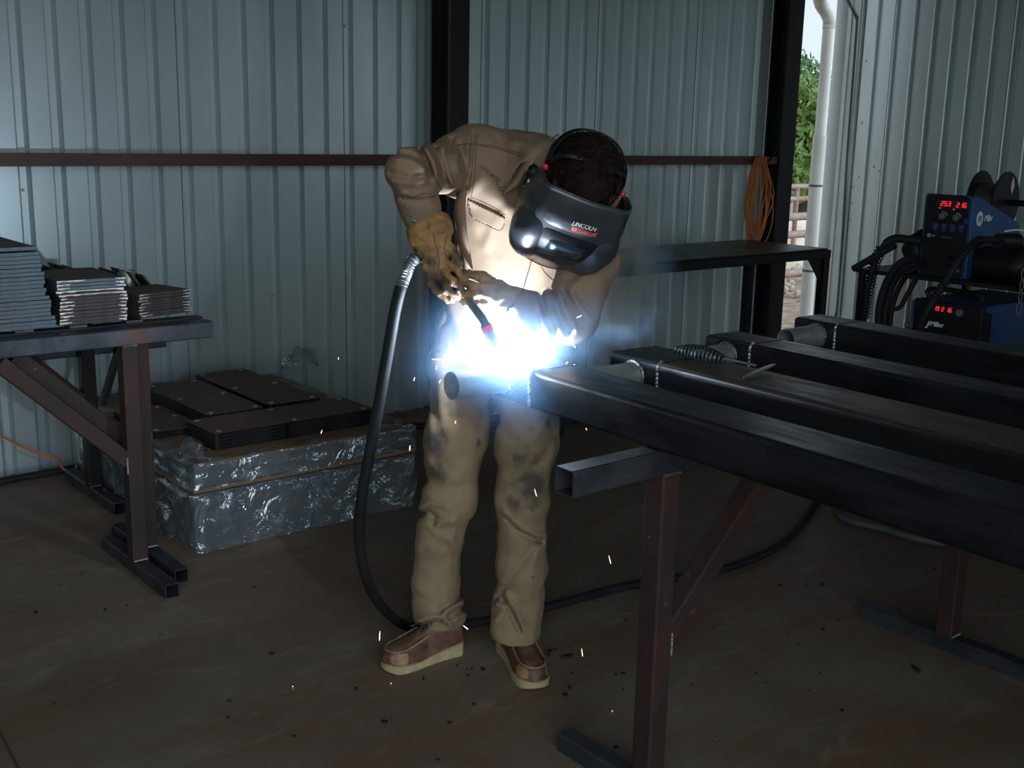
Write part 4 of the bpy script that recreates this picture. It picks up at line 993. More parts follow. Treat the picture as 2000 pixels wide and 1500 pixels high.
sd.cap(c+[0, .0, .07], c+[0, -.03, -.02], .035, .045).cap(c+[.02, .03, .03], c+[.02, -.02, -.07], .04, .035).cap(c+[.03, -.06, .0], c+[.03, -.02, .10], .03, .03)
sd.build('lead_bundle', M['blacksteel'], t)
mb = MB(); mb.box(c[0]+.02, c[0]+.05, c[1]-.12, c[1]+.02, c[2]-.10, c[2]-.07); mb.build('arm', M['blacksteel'], t)

# ================================================================== THE WELDER
me_ = empty('person', (1.99, 2.55, 0), 'person in tan jacket, khaki trousers and black welding helmet bending over the beam', 'person')
LAT = nrm(RT*.90-UP*.43)                      # shoulder line
# ---- trousers
def pants_disp(P):
    d = .0024*wig(P, 34, .4)+.0010*wig(P, 90, 1.1)
    return d+pfold(P, [([(822, 992), (838, 982), (868, 988)], .011, 5), ([(818, 1006), (836, 998), (850, 1010), (846, 1024)], -.014, 5), ([(826, 1022), (845, 1030), (880, 1018)], .007, 7),
        ([(846, 1040), (874, 1052), (893, 1072)], .006, 6), ([(892, 980), (884, 1060), (872, 1160), (868, 1210)], .0035, 5),
        ([(818, 1212), (850, 1204), (868, 1207), (880, 1222)], .013, 6), ([(812, 1224), (850, 1216), (868, 1222)], -.012, 5), ([(858, 1193), (880, 1178), (896, 1168)], -.008, 4.5), ([(864, 1200), (884, 1186), (902, 1176)], .012, 4.5), ([(876, 1208), (892, 1192), (904, 1188)], -.007, 4), ([(880, 1216), (900, 1204), (910, 1200)], .008, 4),
        ([(985, 1000), (1005, 1022), (1020, 1034), (1052, 1048), (1060, 1046)], .012, 6), ([(990, 1012), (1012, 1036), (1035, 1050), (1054, 1056)], -.013, 6), ([(1054, 1052), (1030, 1085), (1000, 1125), (985, 1150)], -.008, 8), ([(1048, 1070), (1040, 1120), (1030, 1170)], .007, 12),
        ([(978, 1165), (996, 1195), (1016, 1234)], -.014, 5), ([(988, 1160), (1008, 1190), (1024, 1232)], .010, 6), ([(966, 1180), (984, 1184), (996, 1178)], .009, 5), ([(966, 1212), (982, 1196), (990, 1186)], .007, 5),
        ([(842, 740), (846, 800), (868, 860)], -.009, 9), ([(860, 760), (862, 840)], .006, 9), ([(905, 790), (935, 830), (950, 800)], -.007, 9), ([(965, 800), (990, 850), (1030, 880)], -.008, 9), ([(1075, 800), (1050, 850), (1010, 880)], .008, 9), ([(1080, 850), (1060, 900), (1020, 930)], -.007, 9),
        ([(832, 900), (860, 930), (895, 940)], .006, 10), ([(832, 940), (870, 962), (905, 950)], -.006, 8), ([(980, 930), (1010, 950), (1060, 940)], .006, 9), ([(955, 735), (957, 790)], -.02, 7), ([(885, 730), (870, 770)], -.006, 7)])
sd = SDF(.0054, .035)
sd.cap(A(912, 712, 3.40), A(1045, 712, 3.40), .118, .118)
sd.cap(A(925, 640, 3.42), A(1035, 640, 3.42), .115, .115)
sd.chain([(A(905, 735, 3.40), .104), (A(892, 850, 3.40), .090), (A(880, 975, 3.41), .077), (A(862, 1040, 3.45), .068), (A(852, 1130, 3.50), .068), (A(856, 1180, 3.53), .067), (A(861, 1216, 3.55), .071), (A(864, 1262, 3.57), .074)])
sd.chain([(A(1030, 735, 3.38), .102), (A(1030, 860, 3.34), .088), (A(1021, 975, 3.34), .074), (A(1022, 1040, 3.38), .068), (A(1020, 1110, 3.41), .070), (A(1014, 1170, 3.45), .070), (A(1008, 1222, 3.47), .072), (A(1006, 1262, 3.49), .074)])
sd.disp = pants_disp
hz_ = (A(866, 1243, 3.50)[2]+A(1008, 1240, 3.42)[2])/2
sd.cuts = [((0, 0, hz_), (-.12, 0.02, -1)), (A(975, 590, 3.4), UP)]
sd.cuts[0] = (A(935, 1243, 3.46), (-.04, .03, -1))
pants = sd.build('trousers', M['khaki'], me_, 2)
# ---- jacket
def jk_disp(P):
    d = .0028*wig(P, 28, .9)+.0012*wig(P, 75, 2.)
    return d+pfold(P, [([(768, 300), (798, 300), (832, 318), (842, 336)], -.008, 5), ([(775, 312), (805, 314), (828, 330)], .007, 6), ([(818, 290), (834, 315), (840, 350)], -.012, 5), ([(832, 290), (848, 318), (854, 352)], .011, 6), ([(850, 292), (864, 322), (870, 356)], -.012, 5), ([(866, 285), (880, 318), (884, 360)], .009, 6),
        ([(884, 272), (874, 300), (884, 345)], -.010, 5), ([(898, 280), (906, 310), (912, 345), (908, 375)], -.010, 5.5), ([(890, 300), (896, 340)], .008, 6), ([(925, 262), (922, 300), (916, 350)], -.008, 4), ([(918, 262), (914, 300)], .006, 5),
        ([(764, 338), (790, 346), (822, 344)], -.007, 5), ([(766, 352), (800, 360), (838, 352)], .007, 6), ([(812, 345), (806, 372)], -.006, 4), ([(790, 378), (815, 384), (846, 378)], .009, 5), ([(782, 388), (812, 392), (848, 388)], -.007, 5), ([(782, 360), (784, 380)], .005, 6),
        ([(1046, 578), (1054, 612), (1072, 650)], .011, 4.2), ([(1056, 574), (1064, 610), (1084, 652)], -.011, 4.2), ([(1067, 570), (1076, 606), (1098, 652)], .012, 4.5), ([(1078, 568), (1088, 604), (1112, 650)], -.012, 4.5), ([(1090, 568), (1102, 602), (1126, 645)], .012, 4.5), ([(1102, 568), (1116, 600), (1140, 636)], -.011, 4.5), ([(1114, 570), (1130, 596), (1152, 622)], .010, 4.5), ([(1128, 574), (1144, 596), (1162, 610)], -.008, 4.5),
        ([(1120, 560), (1150, 535), (1190, 505)], .009, 9), ([(1110, 545), (1145, 520), (1180, 480)], -.008, 8), ([(1135, 500), (1165, 480), (1195, 460)], .006, 8), ([(875, 600), (895, 640), (900, 690)], .007, 10), ([(925, 600), (930, 690)], -.007, 9), ([(1040, 650), (1050, 690)], .007, 9), ([(960, 640), (975, 690)], .006, 9),
        ([(1000, 395), (965, 440), (950, 480)], .006, 10), ([(992, 330), (1035, 305)], .006, 9), ([(1000, 275), (1060, 300)], .006, 9), ([(960, 262), (985, 285), (990, 330)], -.004, 8), ([(945, 455), (975, 500)], -.005, 9), ([(1035, 420), (1010, 470)], -.005, 9)])
elR, wrR = A(797, 335, 2.83), A(834, 438, 2.925)
elL, wrL = A(1116, 618, 3.03), A(986, 582, 2.95)
shR, shL = A(902, 322, 3.06), A(1140, 418, 3.08)
sd = SDF(.0052, .045)
T_ = [(A(978, 650, 3.42), .126, 1.30), (A(985, 590, 3.38), .122, 1.32), (A(1000, 500, 3.28), .125, 1.32), (A(1010, 425, 3.20), .128, 1.30), (A(1018, 362, 3.13), .122, 1.40), (A(1030, 345, 3.08), .112, 1.45)]
for i in range(len(T_)-1):
    a, b = T_[i], T_[i+1]; sd.cap(a[0], b[0], a[1], b[1], nrm(RT) if i < 1 else LAT, (a[2]+b[2])/2)
sd.cap(A(930, 668, 3.40), A(1030, 668, 3.40), .122, .122)
sd.cap(A(1070, 338, 3.00), A(1040, 350, 3.08), .085, .10)
# right sleeve (image left)
sd.cap(A(925, 315, 3.08), shR, .095, .082); sd.cap(shR, elR, .076, .054, k=.025); sd.cap(elR, wrR, .053, .049, k=.016)
# left sleeve (image right)
sd.cap(A(1110, 400, 3.10), shL, .10, .092); sd.cap(shL, A(1150, 500, 3.06), .088, .078, k=.03); sd.cap(A(1150, 500, 3.06), elL, .078, .070, k=.03)
sd.cap(elL, A(1042, 620, 2.985), .068, .062, k=.02); sd.cap(A(1042, 620, 2.985), wrL, .062, .040, k=.02)
sd.disp = jk_disp
sd.cuts = [(A(975, 692, 3.25), -UP)]
# cut the far ends of sleeves square
jacket = sd.build('jacket', M['jacket'], me_, 2)
# trim faces beyond the cuffs
def trim(o, planes):
    bm = bmesh.new(); bm.from_mesh(o.data)
    for c, n_, rad in planes:
        c = np.array(c); n_ = nrm(n_)
        kill = [v for v in bm.verts if (np.array(v.co)-c)@n_ > 0 and np.linalg.norm(np.array(v.co)-c) < rad]
        bmesh.ops.delete(bm, geom=kill, context='VERTS')
    bm.to_mesh(o.data); bm.free()
trim(jacket, [(A(834, 436, 2.920), wrR-elR, .085), (A(992, 584, 2.953), A(984, 580, 2.95)-A(1042, 612, 2.985), .075)])
md = jacket.modifiers.new('s', 'SOLIDIFY'); md.thickness = .003; md.offset = -1
# ---- body: one continuous mesh (head with face, neck, trunk, arms, legs)
hX = nrm(RT*.93-UP*.28+FW*.25); hF = RT*-.15-UP*.86-FW*.48; hF = nrm(hF-hX*(hF@hX)); hC = nrm(np.cross(hF, hX))
if hC@FW > 0: hC = -hC
HC = A(1128, 366, 2.90)
def HP(x, f, c): return HC+hX*x+hF*f+hC*c
sd = SDF(.0052, .018)
sd.cap(HP(0, -.015, .035), HP(0, .01, .03), .088, .080, hX, .9); sd.cap(HP(0, .03, .0), HP(0, .055, -.07), .066, .042, hX, .95)
sd.cap(HP(0, .084, .0), HP(0, .108, -.028), .011, .016, k=.012)                      # nose
sd.cap(HP(-.034, .082, .028), HP(.034, .082, .028), .014, .014, k=.02)              # brow
for s_ in (-1, 1):
    sd.cap(HP(s_*.032, .086, .008), HP(s_*.033, .086, .008), .014, .014, k=.008, sub=True)
    sd.cap(HP(s_*.032, .072, .008), HP(s_*.033, .072, .008), .0125, .0125, k=.002)
    sd.cap(HP(s_*.080, -.005, .015), HP(s_*.086, -.012, -.022), .012, .009, k=.008); sd.cap(HP(s_*.045, .05, -.02), HP(s_*.04, .055, -.03), .024, .022)
sd.cap(HP(-.02, .094, -.052), HP(.02, .094, -.052), .0065, .0065, k=.006); sd.cap(HP(-.017, .091, -.063), HP(.017, .091, -.063), .0075, .0075, k=.006)
sd.cap(HP(-.02, .100, -.0575), HP(.02, .100, -.0575), .002, .002, k=.003, sub=True); sd.cap(HP(0, .07, -.088), HP(0, .075, -.09), .024, .022)
nb = A(1062, 350, 3.04)
sd.cap(HP(0, -.045, -.05), nb, .056, .060); sd.cap(nb, A(1015, 400, 3.18), .07, .10, LAT, 1.35)
for i in range(1, 4): sd.cap(T_[i][0], T_[i+1][0] if i < 4 else T_[i][0], .098, .098, LAT, 1.3)
sd.cap(A(985, 590, 3.38), A(975, 690, 3.40), .10, .10, nrm(RT), 1.35)
sd.cap(nb, A(915, 325, 3.07), .06, .050); sd.cap(A(915, 325, 3.07), elR, .040, .026); sd.cap(elR, wrR, .026, .024); sd.cap(wrR, A(842, 462, 2.925), .026, .024)
sd.cap(nb, A(1125, 415, 3.08), .06, .06); sd.cap(A(1125, 415, 3.08), elL, .050, .040); sd.cap(elL, wrL, .038, .022); sd.cap(wrL, A(972, 578, 2.955), .022, .020)
for a, b, m_, c in (((912, 730, 3.40), (880, 975, 3.41), (852, 1120, 3.50), (864, 1250, 3.55)), ((1030, 730, 3.38), (1021, 975, 3.35), (1018, 1120, 3.42), (1010, 1250, 3.48))):
    sd.cap(A(975, 690, 3.40), A(*a), .08, .085); sd.cap(A(*a), A(*b), .076, .048); sd.cap(A(*b), A(*m_), .044, .036); sd.cap(A(*m_), A(*c), .036, .030)
sd.build('body', M['skin'], me_, 1)
# eyes
for s_ in (-1, 1):
    mb = MB(); mb.lathe([(.001, .0122), (.006, .0108), (.0105, .006), (.012, 0), (.0105, -.006), (.001, -.012)], HP(s_*.032, .0745, .008), hF, 16)
    e = mb.build('eye', M['whiteprint'], me_, smooth=True)
# ---- hair
sd = SDF(.0052, .02)
sd.cap(HP(0, -.022, .045), HP(0, .02, .050), .094, .078, hX, .9); sd.cap(HP(0, -.05, .01), HP(0, -.055, -.05), .068, .050, hX, 1.1)
for i in range(26):
    a = rng.uniform(-1, 1); c = rng.uniform(-.07, .06); p = HP(a*.07, -.095+.03*abs(a), c); q = p+hF*rng.uniform(-.022, -.006)+hX*rng.uniform(-.02, .02)+hC*rng.uniform(-.02, .02)
    sd.cap(p, q, .014, .004, k=.012)
for s_ in (-1, 1): sd.cap(HP(s_*.074, -.02, .03), HP(s_*.076, -.01, -.02), .026, .022)
sd.disp = lambda P: .0022*wig(P, 150, .3)
sd.build('hair', M['hair'], me_, 1)
mb = MB()
for i in range(520):
    th = rng.uniform(0, 2*PI); ph_ = rng.uniform(.05, 1.5)
    def hp(th, ph_, r=1.0): return HP(.096*r*math.sin(ph_)*math.cos(th), -.012+.104*r*math.sin(ph_)*math.sin(th), .042+.098*r*math.cos(ph_))
    pts = []
    for k in range(5): pts.append(hp(th+.10*k*(rng.random()-.3), ph_+.11*k, 1.0+.012*k+.02*rng.random()))
    mb.tube(pts, [.0014, .0013, .0012, .001, .0004], 4)
for i in range(70):
    a = rng.uniform(-1, 1); c = rng.uniform(-.10, .08); p = HP(a*.075, -.10+.035*abs(a), c); d = nrm(-hF*.7+hX*rng.normal()*.5+hC*rng.normal()*.5); L_ = rng.uniform(.015, .035)
    mb.tube([p, p+d*L_*.6, p+d*L_+hC*.006*rng.normal()], [.0010, .0008, .0003], 4)
mb.build('hair_strands', M['hair'], me_)
# ---- collar
def loopband(name, pts, w, th, m, upv, parent=me_, closed=False):
    mb = MB(); S_ = spline(pts, 8); rows = []
    for i, p in enumerate(S_):
        u = np.array(upv(i/(len(S_)-1))) if callable(upv) else np.array(upv); rows.append([p-u*w/2, p, p+u*w/2])
    mb.grid(rows); o = mb.build(name, m, parent, smooth=True, angle=180); md = o.modifiers.new('s', 'SOLIDIFY'); md.thickness = th; md.offset = 0; return o
cp = [A(1075, 272, 3.00), A(1052, 286, 2.955), A(1030, 318, 2.93), A(1010, 352, 2.93), A(996, 372, 2.95)]
loopband('collar', cp, .055, .005, M['jacket'], lambda f: nrm(RT*.75+UP*.35-FW*.45))
trees = bvh_of([jacket])
def drape_line(name, pts, r, m, lift=.0006, parent=None, dense=10, trees_=None):
    S_ = spline([np.array([p[0], p[1], 0.]) for p in pts], dense); out = []
    for p in S_:
        h = hit(trees_ or trees, p[0], p[1])
        if h: out.append(h[0]+h[1]*lift)
    mb = MB(); mb.tube(out, r, 5); return mb.build(name, m, parent or jacket, smooth=True)
def drape_text(name, s, px, size, ang, m, parent, trees_, shear=0., spacing=1., lift=.0012, bold=0., sx=1.):
    vs, fs = text_tris(s, size, shear, spacing); mb = MB(); c_, s_ = math.cos(ang), math.sin(ang)
    for k in range(2 if bold else 1):
        out = []; ok = True
        for x, y in vs:
            x = x*sx+k*bold; h = hit(trees_, px[0]+x*c_+y*s_, px[1]+x*s_-y*c_)
            if h is None: ok = False; break
            out.append(h[0]+h[1]*lift)
        if ok: mb.add(out, fs)
    return mb.build(name, m, parent)
def drape_poly(name, poly, m, lift, parent, trees_, step=4):
    xs = [p[0] for p in poly]; ys = [p[1] for p in poly]; mb = MB()
    def inside(x, y):
        r = False; n = len(poly)
        for i in range(n):
            x1, y1 = poly[i]; x2, y2 = poly[(i+1) % n]
            if (y1 > y) != (y2 > y) and x < (x2-x1)*(y-y1)/(y2-y1)+x1: r = not r
        return r
    cache = {}
    def pt(x, y):
        if (x, y) not in cache:
            h = hit(trees_, x, y); cache[(x, y)] = None if h is None else h[0]+h[1]*lift
        return cache[(x, y)]
    y = min(ys)
    while y < max(ys):
        x = min(xs)
        while x < max(xs):
            if inside(x+step/2, y+step/2):
                q = [pt(x, y), pt(x+step, y), pt(x+step, y+step), pt(x, y+step)]
                if all(k is not None for k in q): mb.add(q, [(0, 1, 2, 3)])
            x += step
        y += step
    if not mb.v: return None
    o = mb.build(name, m, parent, smooth=True, angle=180)
    bm = bmesh.new(); bm.from_mesh(o.data); bmesh.ops.remove_doubles(bm, verts=bm.verts, dist=.0002); bmesh.ops.recalc_face_normals(bm, faces=bm.faces); bm.to_mesh(o.data); bm.free()
    return o
stz = M['stitch']
for nm, P in [('yoke_seam', [(884, 287), (905, 282), (935, 282), (965, 286), (1000, 295), (1028, 303)]), ('yoke_seam', [(938, 285), (965, 289), (1000, 299), (1024, 308)]),
              ('armhole_seam', [(934, 262), (930, 290), (927, 330), (924, 365), (918, 395)]), ('armhole_seam', [(929, 264), (925, 290), (922, 330), (918, 365)]),
              ('sleeve_seam', [(838, 318), (850, 345), (862, 372)]), ('cuff_seam', [(800, 388), (822, 380), (842, 378)]), ('cuff_edge', [(812, 446), (832, 436), (858, 424)]),
              ('pocket_seam', [(916, 388), (940, 398), (965, 410), (986, 424)]), ('pocket_seam', [(918, 384), (942, 394), (966, 406), (987, 420)]),
              ('pocket_edge', [(912, 392), (916, 415), (925, 425)]), ('pocket_edge', [(925, 423), (950, 435), (974, 446), (984, 434)]), ('pocket_edge', [(924, 427), (950, 439), (976, 450), (986, 437)]),
              ('pocket_edge', [(968, 353), (975, 365), (988, 366)]), ('pocket_edge', [(972, 370), (984, 372)]), ('placket_seam', [(1040, 500), (1030, 540), (1018, 575)]), ('placket_seam', [(1052, 505), (1062, 530), (1080, 548)])]:
    drape_line(nm, P, .0009, stz)
def snap(px, py, r=.0062):
    h = hit(trees, px, py)
    if not h: return
    mb = MB(); mb.lathe([(r, 0), (r, .0012), (r*.75, .0022), (r*.7, .0014), (r*.2, .0014)], h[0], h[1], 18); mb.build('snap_button', M['snap'], jacket, smooth=True)
for p in [(783, 386), (794, 407), (802, 421), (808, 433), (940.5, 419), (1016, 496), (1088, 524), (1034, 497)]: snap(*p)
drape_text('jacket_writing', 'COOL BACKS', (957, 339), 10.5, math.radians(37), M['marker'], jacket, trees, shear=.15, spacing=.98, bold=.35, sx=.78)
pf = drape_poly('pocket_flap', [(914, 388), (986, 424), (984, 436), (974, 446), (924, 424)], M['jacket'], .003, jacket, trees, 3)
if pf:
    md = pf.modifiers.new('s', 'SOLIDIFY'); md.thickness = .003; md.offset = -1
# open front edge of the jacket hanging down
cf = [A(902, 372, 2.985), A(899, 410, 2.975), A(903, 460, 2.985), A(911, 510, 3.01), A(917, 548, 3.05)]
loopband('jacket_front_edge', cf, .045, .004, M['jacket'], lambda f: nrm(RT*.55-FW*.8))
# ---- helmet
hel = me_
def hel_pt(f, v):   # f 0..1 around from right ear to left ear, v 0 (forehead rim) .. 1 (chin)
    a = (f-.5)*2; t = abs(a); c = .105-.285*v-.055*t**3*(1-v)
    # half widths / front depth by v
    w = np.interp(v, [0, .25, .5, .75, 1], [.116, .130, .136, .120, .078])
    fr = np.interp(v, [0, .2, .45, .75, 1], [.118, .150, .168, .165, .135])
    back = np.interp(v, [0, .2, .5, .8, 1], [.03, -.02, -.02, .0, .055])
    s = np.sign(a)
    # superellipse front: flat middle, rounded corners then straight sides
    if t < .42: x = w*.74*(t/.42); y = fr-.010*(t/.42)**2
    elif t < .66:
        q = (t-.42)/.24*PI/2; x = w*(.74+.26*math.sin(q)); y = fr-.010-(fr-back)*.34*(1-math.cos(q))
    else:
        q = (t-.66)/.34; x = w*(1-.02*q); y = (fr-.010-(fr-back)*.34)*(1-q)+back*q
    return HP(s*x, y, c)
rows = []
NV, NF = 26, 60
for i in range(NV+1):
    rows.append([hel_pt(j/NF, i/NV) for j in range(NF+1)])
mb = MB(); mb.grid(rows)
he = mb.build('welding_helmet', M['helmet'], me_, smooth=True, angle=60)
md = he.modifiers.new('s', 'SOLIDIFY'); md.thickness = .0035; md.offset = 0
# chin closing panel under the mask
rows = []
for k in range(5):
    rows.append([hel_pt(j/NF, 1)*(1-k/4*.45)+(HP(0, .075, -.185))*(k/4*.45) for j in range(NF+1)])
mb = MB(); mb.grid(rows); mb.build('chin_panel', M['helmet'], he, smooth=True, angle=60)
# raised ridges on the mask: cheek bulges and lens frame
def patch(name, f0, f1, v0, v1, lift, m, n=14, parent=None, rnd=2.6):
    rows = []
    for i in range(n+1):
        row = []
        for j in range(n+1):
            a, b = i/n*2-1, j/n*2-1
            # map square to superellipse
            r = max(abs(a), abs(b)); L_ = (abs(a)**rnd+abs(b)**rnd)**(1/rnd) or 1; q = r/L_ if L_ else 1
            u, w = b*q, a*q
            f = (f0+f1)/2+(f1-f0)/2*u; v = (v0+v1)/2+(v1-v0)/2*w
            p = hel_pt(f, v); e = 1e-3; nn = np.cross(hel_pt(f+e, v)-p, hel_pt(f, v+e)-p); nn = nrm(nn)
            if nn@(p-HC) < 0: nn = -nn
            row.append(p+nn*(.0022+lift*(1-r**3)))
        rows.append(row)
    mb = MB(); mb.grid(rows); return mb.build(name, m, parent or he, smooth=True, angle=180)
patch('cheek_panel', .16, .37, .30, .98, .014, M['helmet'])
patch('cheek_panel', .63, .84, .30, .98, .014, M['helmet'])
patch('lens_frame', .34, .66, .34, .66, .006, M['panelblack'], rnd=8)
patch('filter_lens', .38, .62, .40, .60, .010, M['helmetlens'], rnd=10)
patch('brow_panel', .31, .69, .03, .30, .003, M['helmet'], rnd=9)
# rim bead
mb = MB(); mb.tube([hel_pt(j/NF, 0) for j in range(NF+1)], .0028, 8); mb.build('rim', M['helmet'], he, smooth=True)
mb = MB(); mb.tube([hel_pt(j/NF, 1) for j in range(NF+1)], .0026, 8); mb.build('rim', M['helmet'], he, smooth=True)
for s_ in (-1, 1):
    mb = MB(); mb.tube([hel_pt(.5+s_*.5, i/NV) for i in range(NV+1)], .0028, 8); mb.build('rim', M['helmet'], he, smooth=True)
    q = HP(s_*.122, .010, .010); mb = MB(); mb.lathe([(.020, 0), (.020, .008), (.014, .016), (.013, .010)], q, hX*s_, 20); mb.build('pivot_knob', M['panelblack'], he, smooth=True)
    q = HP(s_*.104, .012, .040); mb = MB(); mb.lathe([(.0065, 0), (.008, .004), (.007, .010), (.004, .013)], q, hX*s_*.3+hC*.8-hF*.3, 14); mb.build('red_tab', M['redplastic'], he, smooth=True)
q = hel_pt(.07, .33); nn = nrm(-hX+hC*.1)
mb = MB(); mb.ring_tube(q, q+nn*.004, .017, .0135, 24); mb.build('side_ring', M['chrome'], he, smooth=True)
mb = MB(); mb.lathe([(.0135, .001), (.012, .006), (.004, .008)], q, nn, 20); mb.build('side_knob', M['panelblack'], he, smooth=True)
# headgear straps
def band(name, P, w, m, parent=he):
    S_ = spline(P, 8); rows = []
    for i, p in enumerate(S_):
        a = S_[max(0, i-1)]; b = S_[min(len(S_)-1, i+1)]; T = nrm(b-a); n_ = nrm(p-HP(0, -.01, .02)); sd_ = nrm(np.cross(T, n_)); rows.append([p-sd_*w/2, p+sd_*w/2])
    mb = MB(); mb.grid(rows); o = mb.build(name, m, parent, smooth=True, angle=180); md = o.modifiers.new('s', 'SOLIDIFY'); md.thickness = .003; md.offset = 0; return o
band('head_strap', [HP(-.102, -.01, .045), HP(-.098, -.045, .075), HP(-.06, -.088, .098), HP(0, -.103, .105), HP(.06, -.088, .098), HP(.098, -.045, .075), HP(.102, -.01, .045)], .028, M['panelblack'])
band('head_strap', [HP(-.100, -.02, .03), HP(-.088, -.072, .045), HP(-.05, -.112, .05), HP(0, -.124, .05), HP(.05, -.112, .05), HP(.088, -.072, .045), HP(.100, -.02, .03)], .026, M['blacksteel'])
band('top_strap', [HP(-.100, -.0, .06), HP(-.078, .01, .115), HP(0, .015, .128), HP(.078, .01, .115), HP(.100, -.0, .06)], .02, M['panelblack'])
mb = MB(); mb.tube(spline([HP(-.05, -.102, .078), HP(-.035, -.112, .082), HP(0, -.120, .084), HP(.05, -.108, .078)], 8), .0016, 6); mb.build('strap_painted_highlight', M['chrome'], he, smooth=True)  # thin bright tube imitates a highlight along the strap
# logo
ht = bvh_of([he])+bvh_of([c for c in he.children if c.name.startswith('brow_panel')])
def to_he(v): return v
drape_poly('logo_plate', [(1114, 430), (1119, 429), (1166, 444.5), (1164, 454), (1160, 455), (1113, 440)], M['blacklabel'], .0014, he, ht, .5)
drape_poly('logo_plate_red', [(1117, 442), (1166, 455), (1163, 463), (1116, 450)], M['redlabel'], .0014, he, ht, .5)
drape_text('logo_text', 'LINCOLN', (1140, 441.5), 11.5, math.radians(16), M['whiteprint'], he, ht, shear=.25, spacing=.95, lift=.0024, bold=.5)
drape_text('logo_text', 'ELECTRIC', (1142, 452.5), 8.2, math.radians(15.5), M['blacklabel'], he, ht, shear=.25, spacing=.95, lift=.0024, bold=.5)
# ---- gloves
def glove(name, palm, fingers, cuff, cd):
    sd = SDF(.0029, .008)
    for a, b, ra, rb, ax_, fac in palm: sd.cap(a, b, ra, rb, ax_, fac, k=.016)
    for fch in fingers: sd.chain(fch, k=.0035)
    for a, b, ra, rb in cuff: sd.cap(a, b, ra, rb, k=.014)
    sd.disp = lambda P: .0010*wig(P, 140, .2)+.0006*wig(P, 300, .9)+sum(am*np.exp(-(seg_dist(P, A(*a), A(*b))/w)**2) for a, b, am, w in cd)
    o = sd.build(name, M['leather_glove'], me_, 1); return o
# right glove (image left), gripping the torch handle
K = lambda x, y, d, r: (A(x, y, d), r)
pr_ = [(A(838, 474, 2.910), A(850, 508, 2.907), .026, .021, nrm(RT*.95+UP*.25), 1.45), (A(850, 508, 2.907), A(859, 531, 2.907), .021, .016, nrm(RT*.62+UP*.78), 1.95)]
fr_ = [[K(871, 512, 2.905, .0122), K(892, 529, 2.895, .0114), K(905, 545, 2.907, .0106), K(909, 556, 2.931, .009)],
       [K(863, 527, 2.902, .0122), K(883, 547, 2.891, .0116), K(898, 563, 2.903, .0108), K(903, 571, 2.927, .009)],
       [K(854, 542, 2.902, .0120), K(872, 562, 2.892, .0114), K(888, 577, 2.905, .0104), K(896, 580, 2.930, .0088)],
       [K(845, 555, 2.907, .0112), K(860, 573, 2.898, .0104), K(875, 587, 2.909, .0096), K(883, 588, 2.931, .0084)],
       [K(862, 464, 2.913, .0158), K(876, 482, 2.903, .0150), K(887, 500, 2.901, .0136), K(897, 516, 2.911, .0100)]]
cr_ = [[(831, 462, 2.835), (836, 480, 2.83), -.0028, .004], [(842, 462, 2.83), (846, 482, 2.83), -.0028, .004], [(852, 460, 2.83), (857, 480, 2.83), -.0028, .004], [(822, 466, 2.84), (826, 484, 2.84), -.0028, .004],
       [(862, 452, 2.84), (868, 500, 2.84), .0022, .003], [(868, 500, 2.84), (858, 545, 2.83), .002, .003], [(815, 492, 2.84), (850, 500, 2.83), -.002, .006]]
glR = glove('glove', pr_, fr_, [(A(836, 440, 2.920), A(838, 452, 2.915), .048, .050), (A(838, 452, 2.915), A(840, 478, 2.913), .049, .033), (A(828, 456, 2.905), A(852, 446, 2.905), .044, .044)], cr_)
# left glove, steadying the torch from the front
pl_ = [(A(972, 573, 2.952), A(952, 568, 2.946), .025, .021, nrm(UP), 1.5)]
fl_ = [[K(950, 544, 2.942, .0112), K(931, 540, 2.926, .0108), K(914, 536, 2.928, .0100), K(904, 531, 2.948, .0088)],
       [K(948, 560, 2.932, .0114), K(928, 558, 2.916, .0110), K(911, 553, 2.924, .0102), K(903, 549, 2.946, .009)],
       [K(947, 576, 2.932, .0112), K(926, 577, 2.918, .0108), K(908, 573, 2.926, .0100), K(899, 567, 2.948, .0088)],
       [K(949, 591, 2.940, .0102), K(928, 593, 2.930, .0096), K(908, 590, 2.936, .0090), K(893, 583, 2.950, .0080)],
       [K(962, 552, 2.970, .0130), K(946, 541, 2.985, .0124), K(930, 535, 2.995, .0110), K(916, 530, 2.995, .0088)]]
cl_ = [[(958, 552, 2.83), (962, 592, 2.83), -.004, .004], [(966, 552, 2.83), (970, 592, 2.83), -.004, .004], [(950, 552, 2.83), (953, 590, 2.83), -.003, .004]]
glL = glove('glove', pl_, fl_, [(A(966, 572, 2.954), A(1004, 590, 2.958), .031, .040)], cl_)
tg = bvh_of([glR])
for P in [[(846, 458), (851, 480), (857, 505), (856, 530)], [(872, 462), (868, 485), (874, 505), (890, 515)]]:
    drape_line('glove_seam', P, .0009, M['stitch'], parent=glR, trees_=tg)
mb = MB()
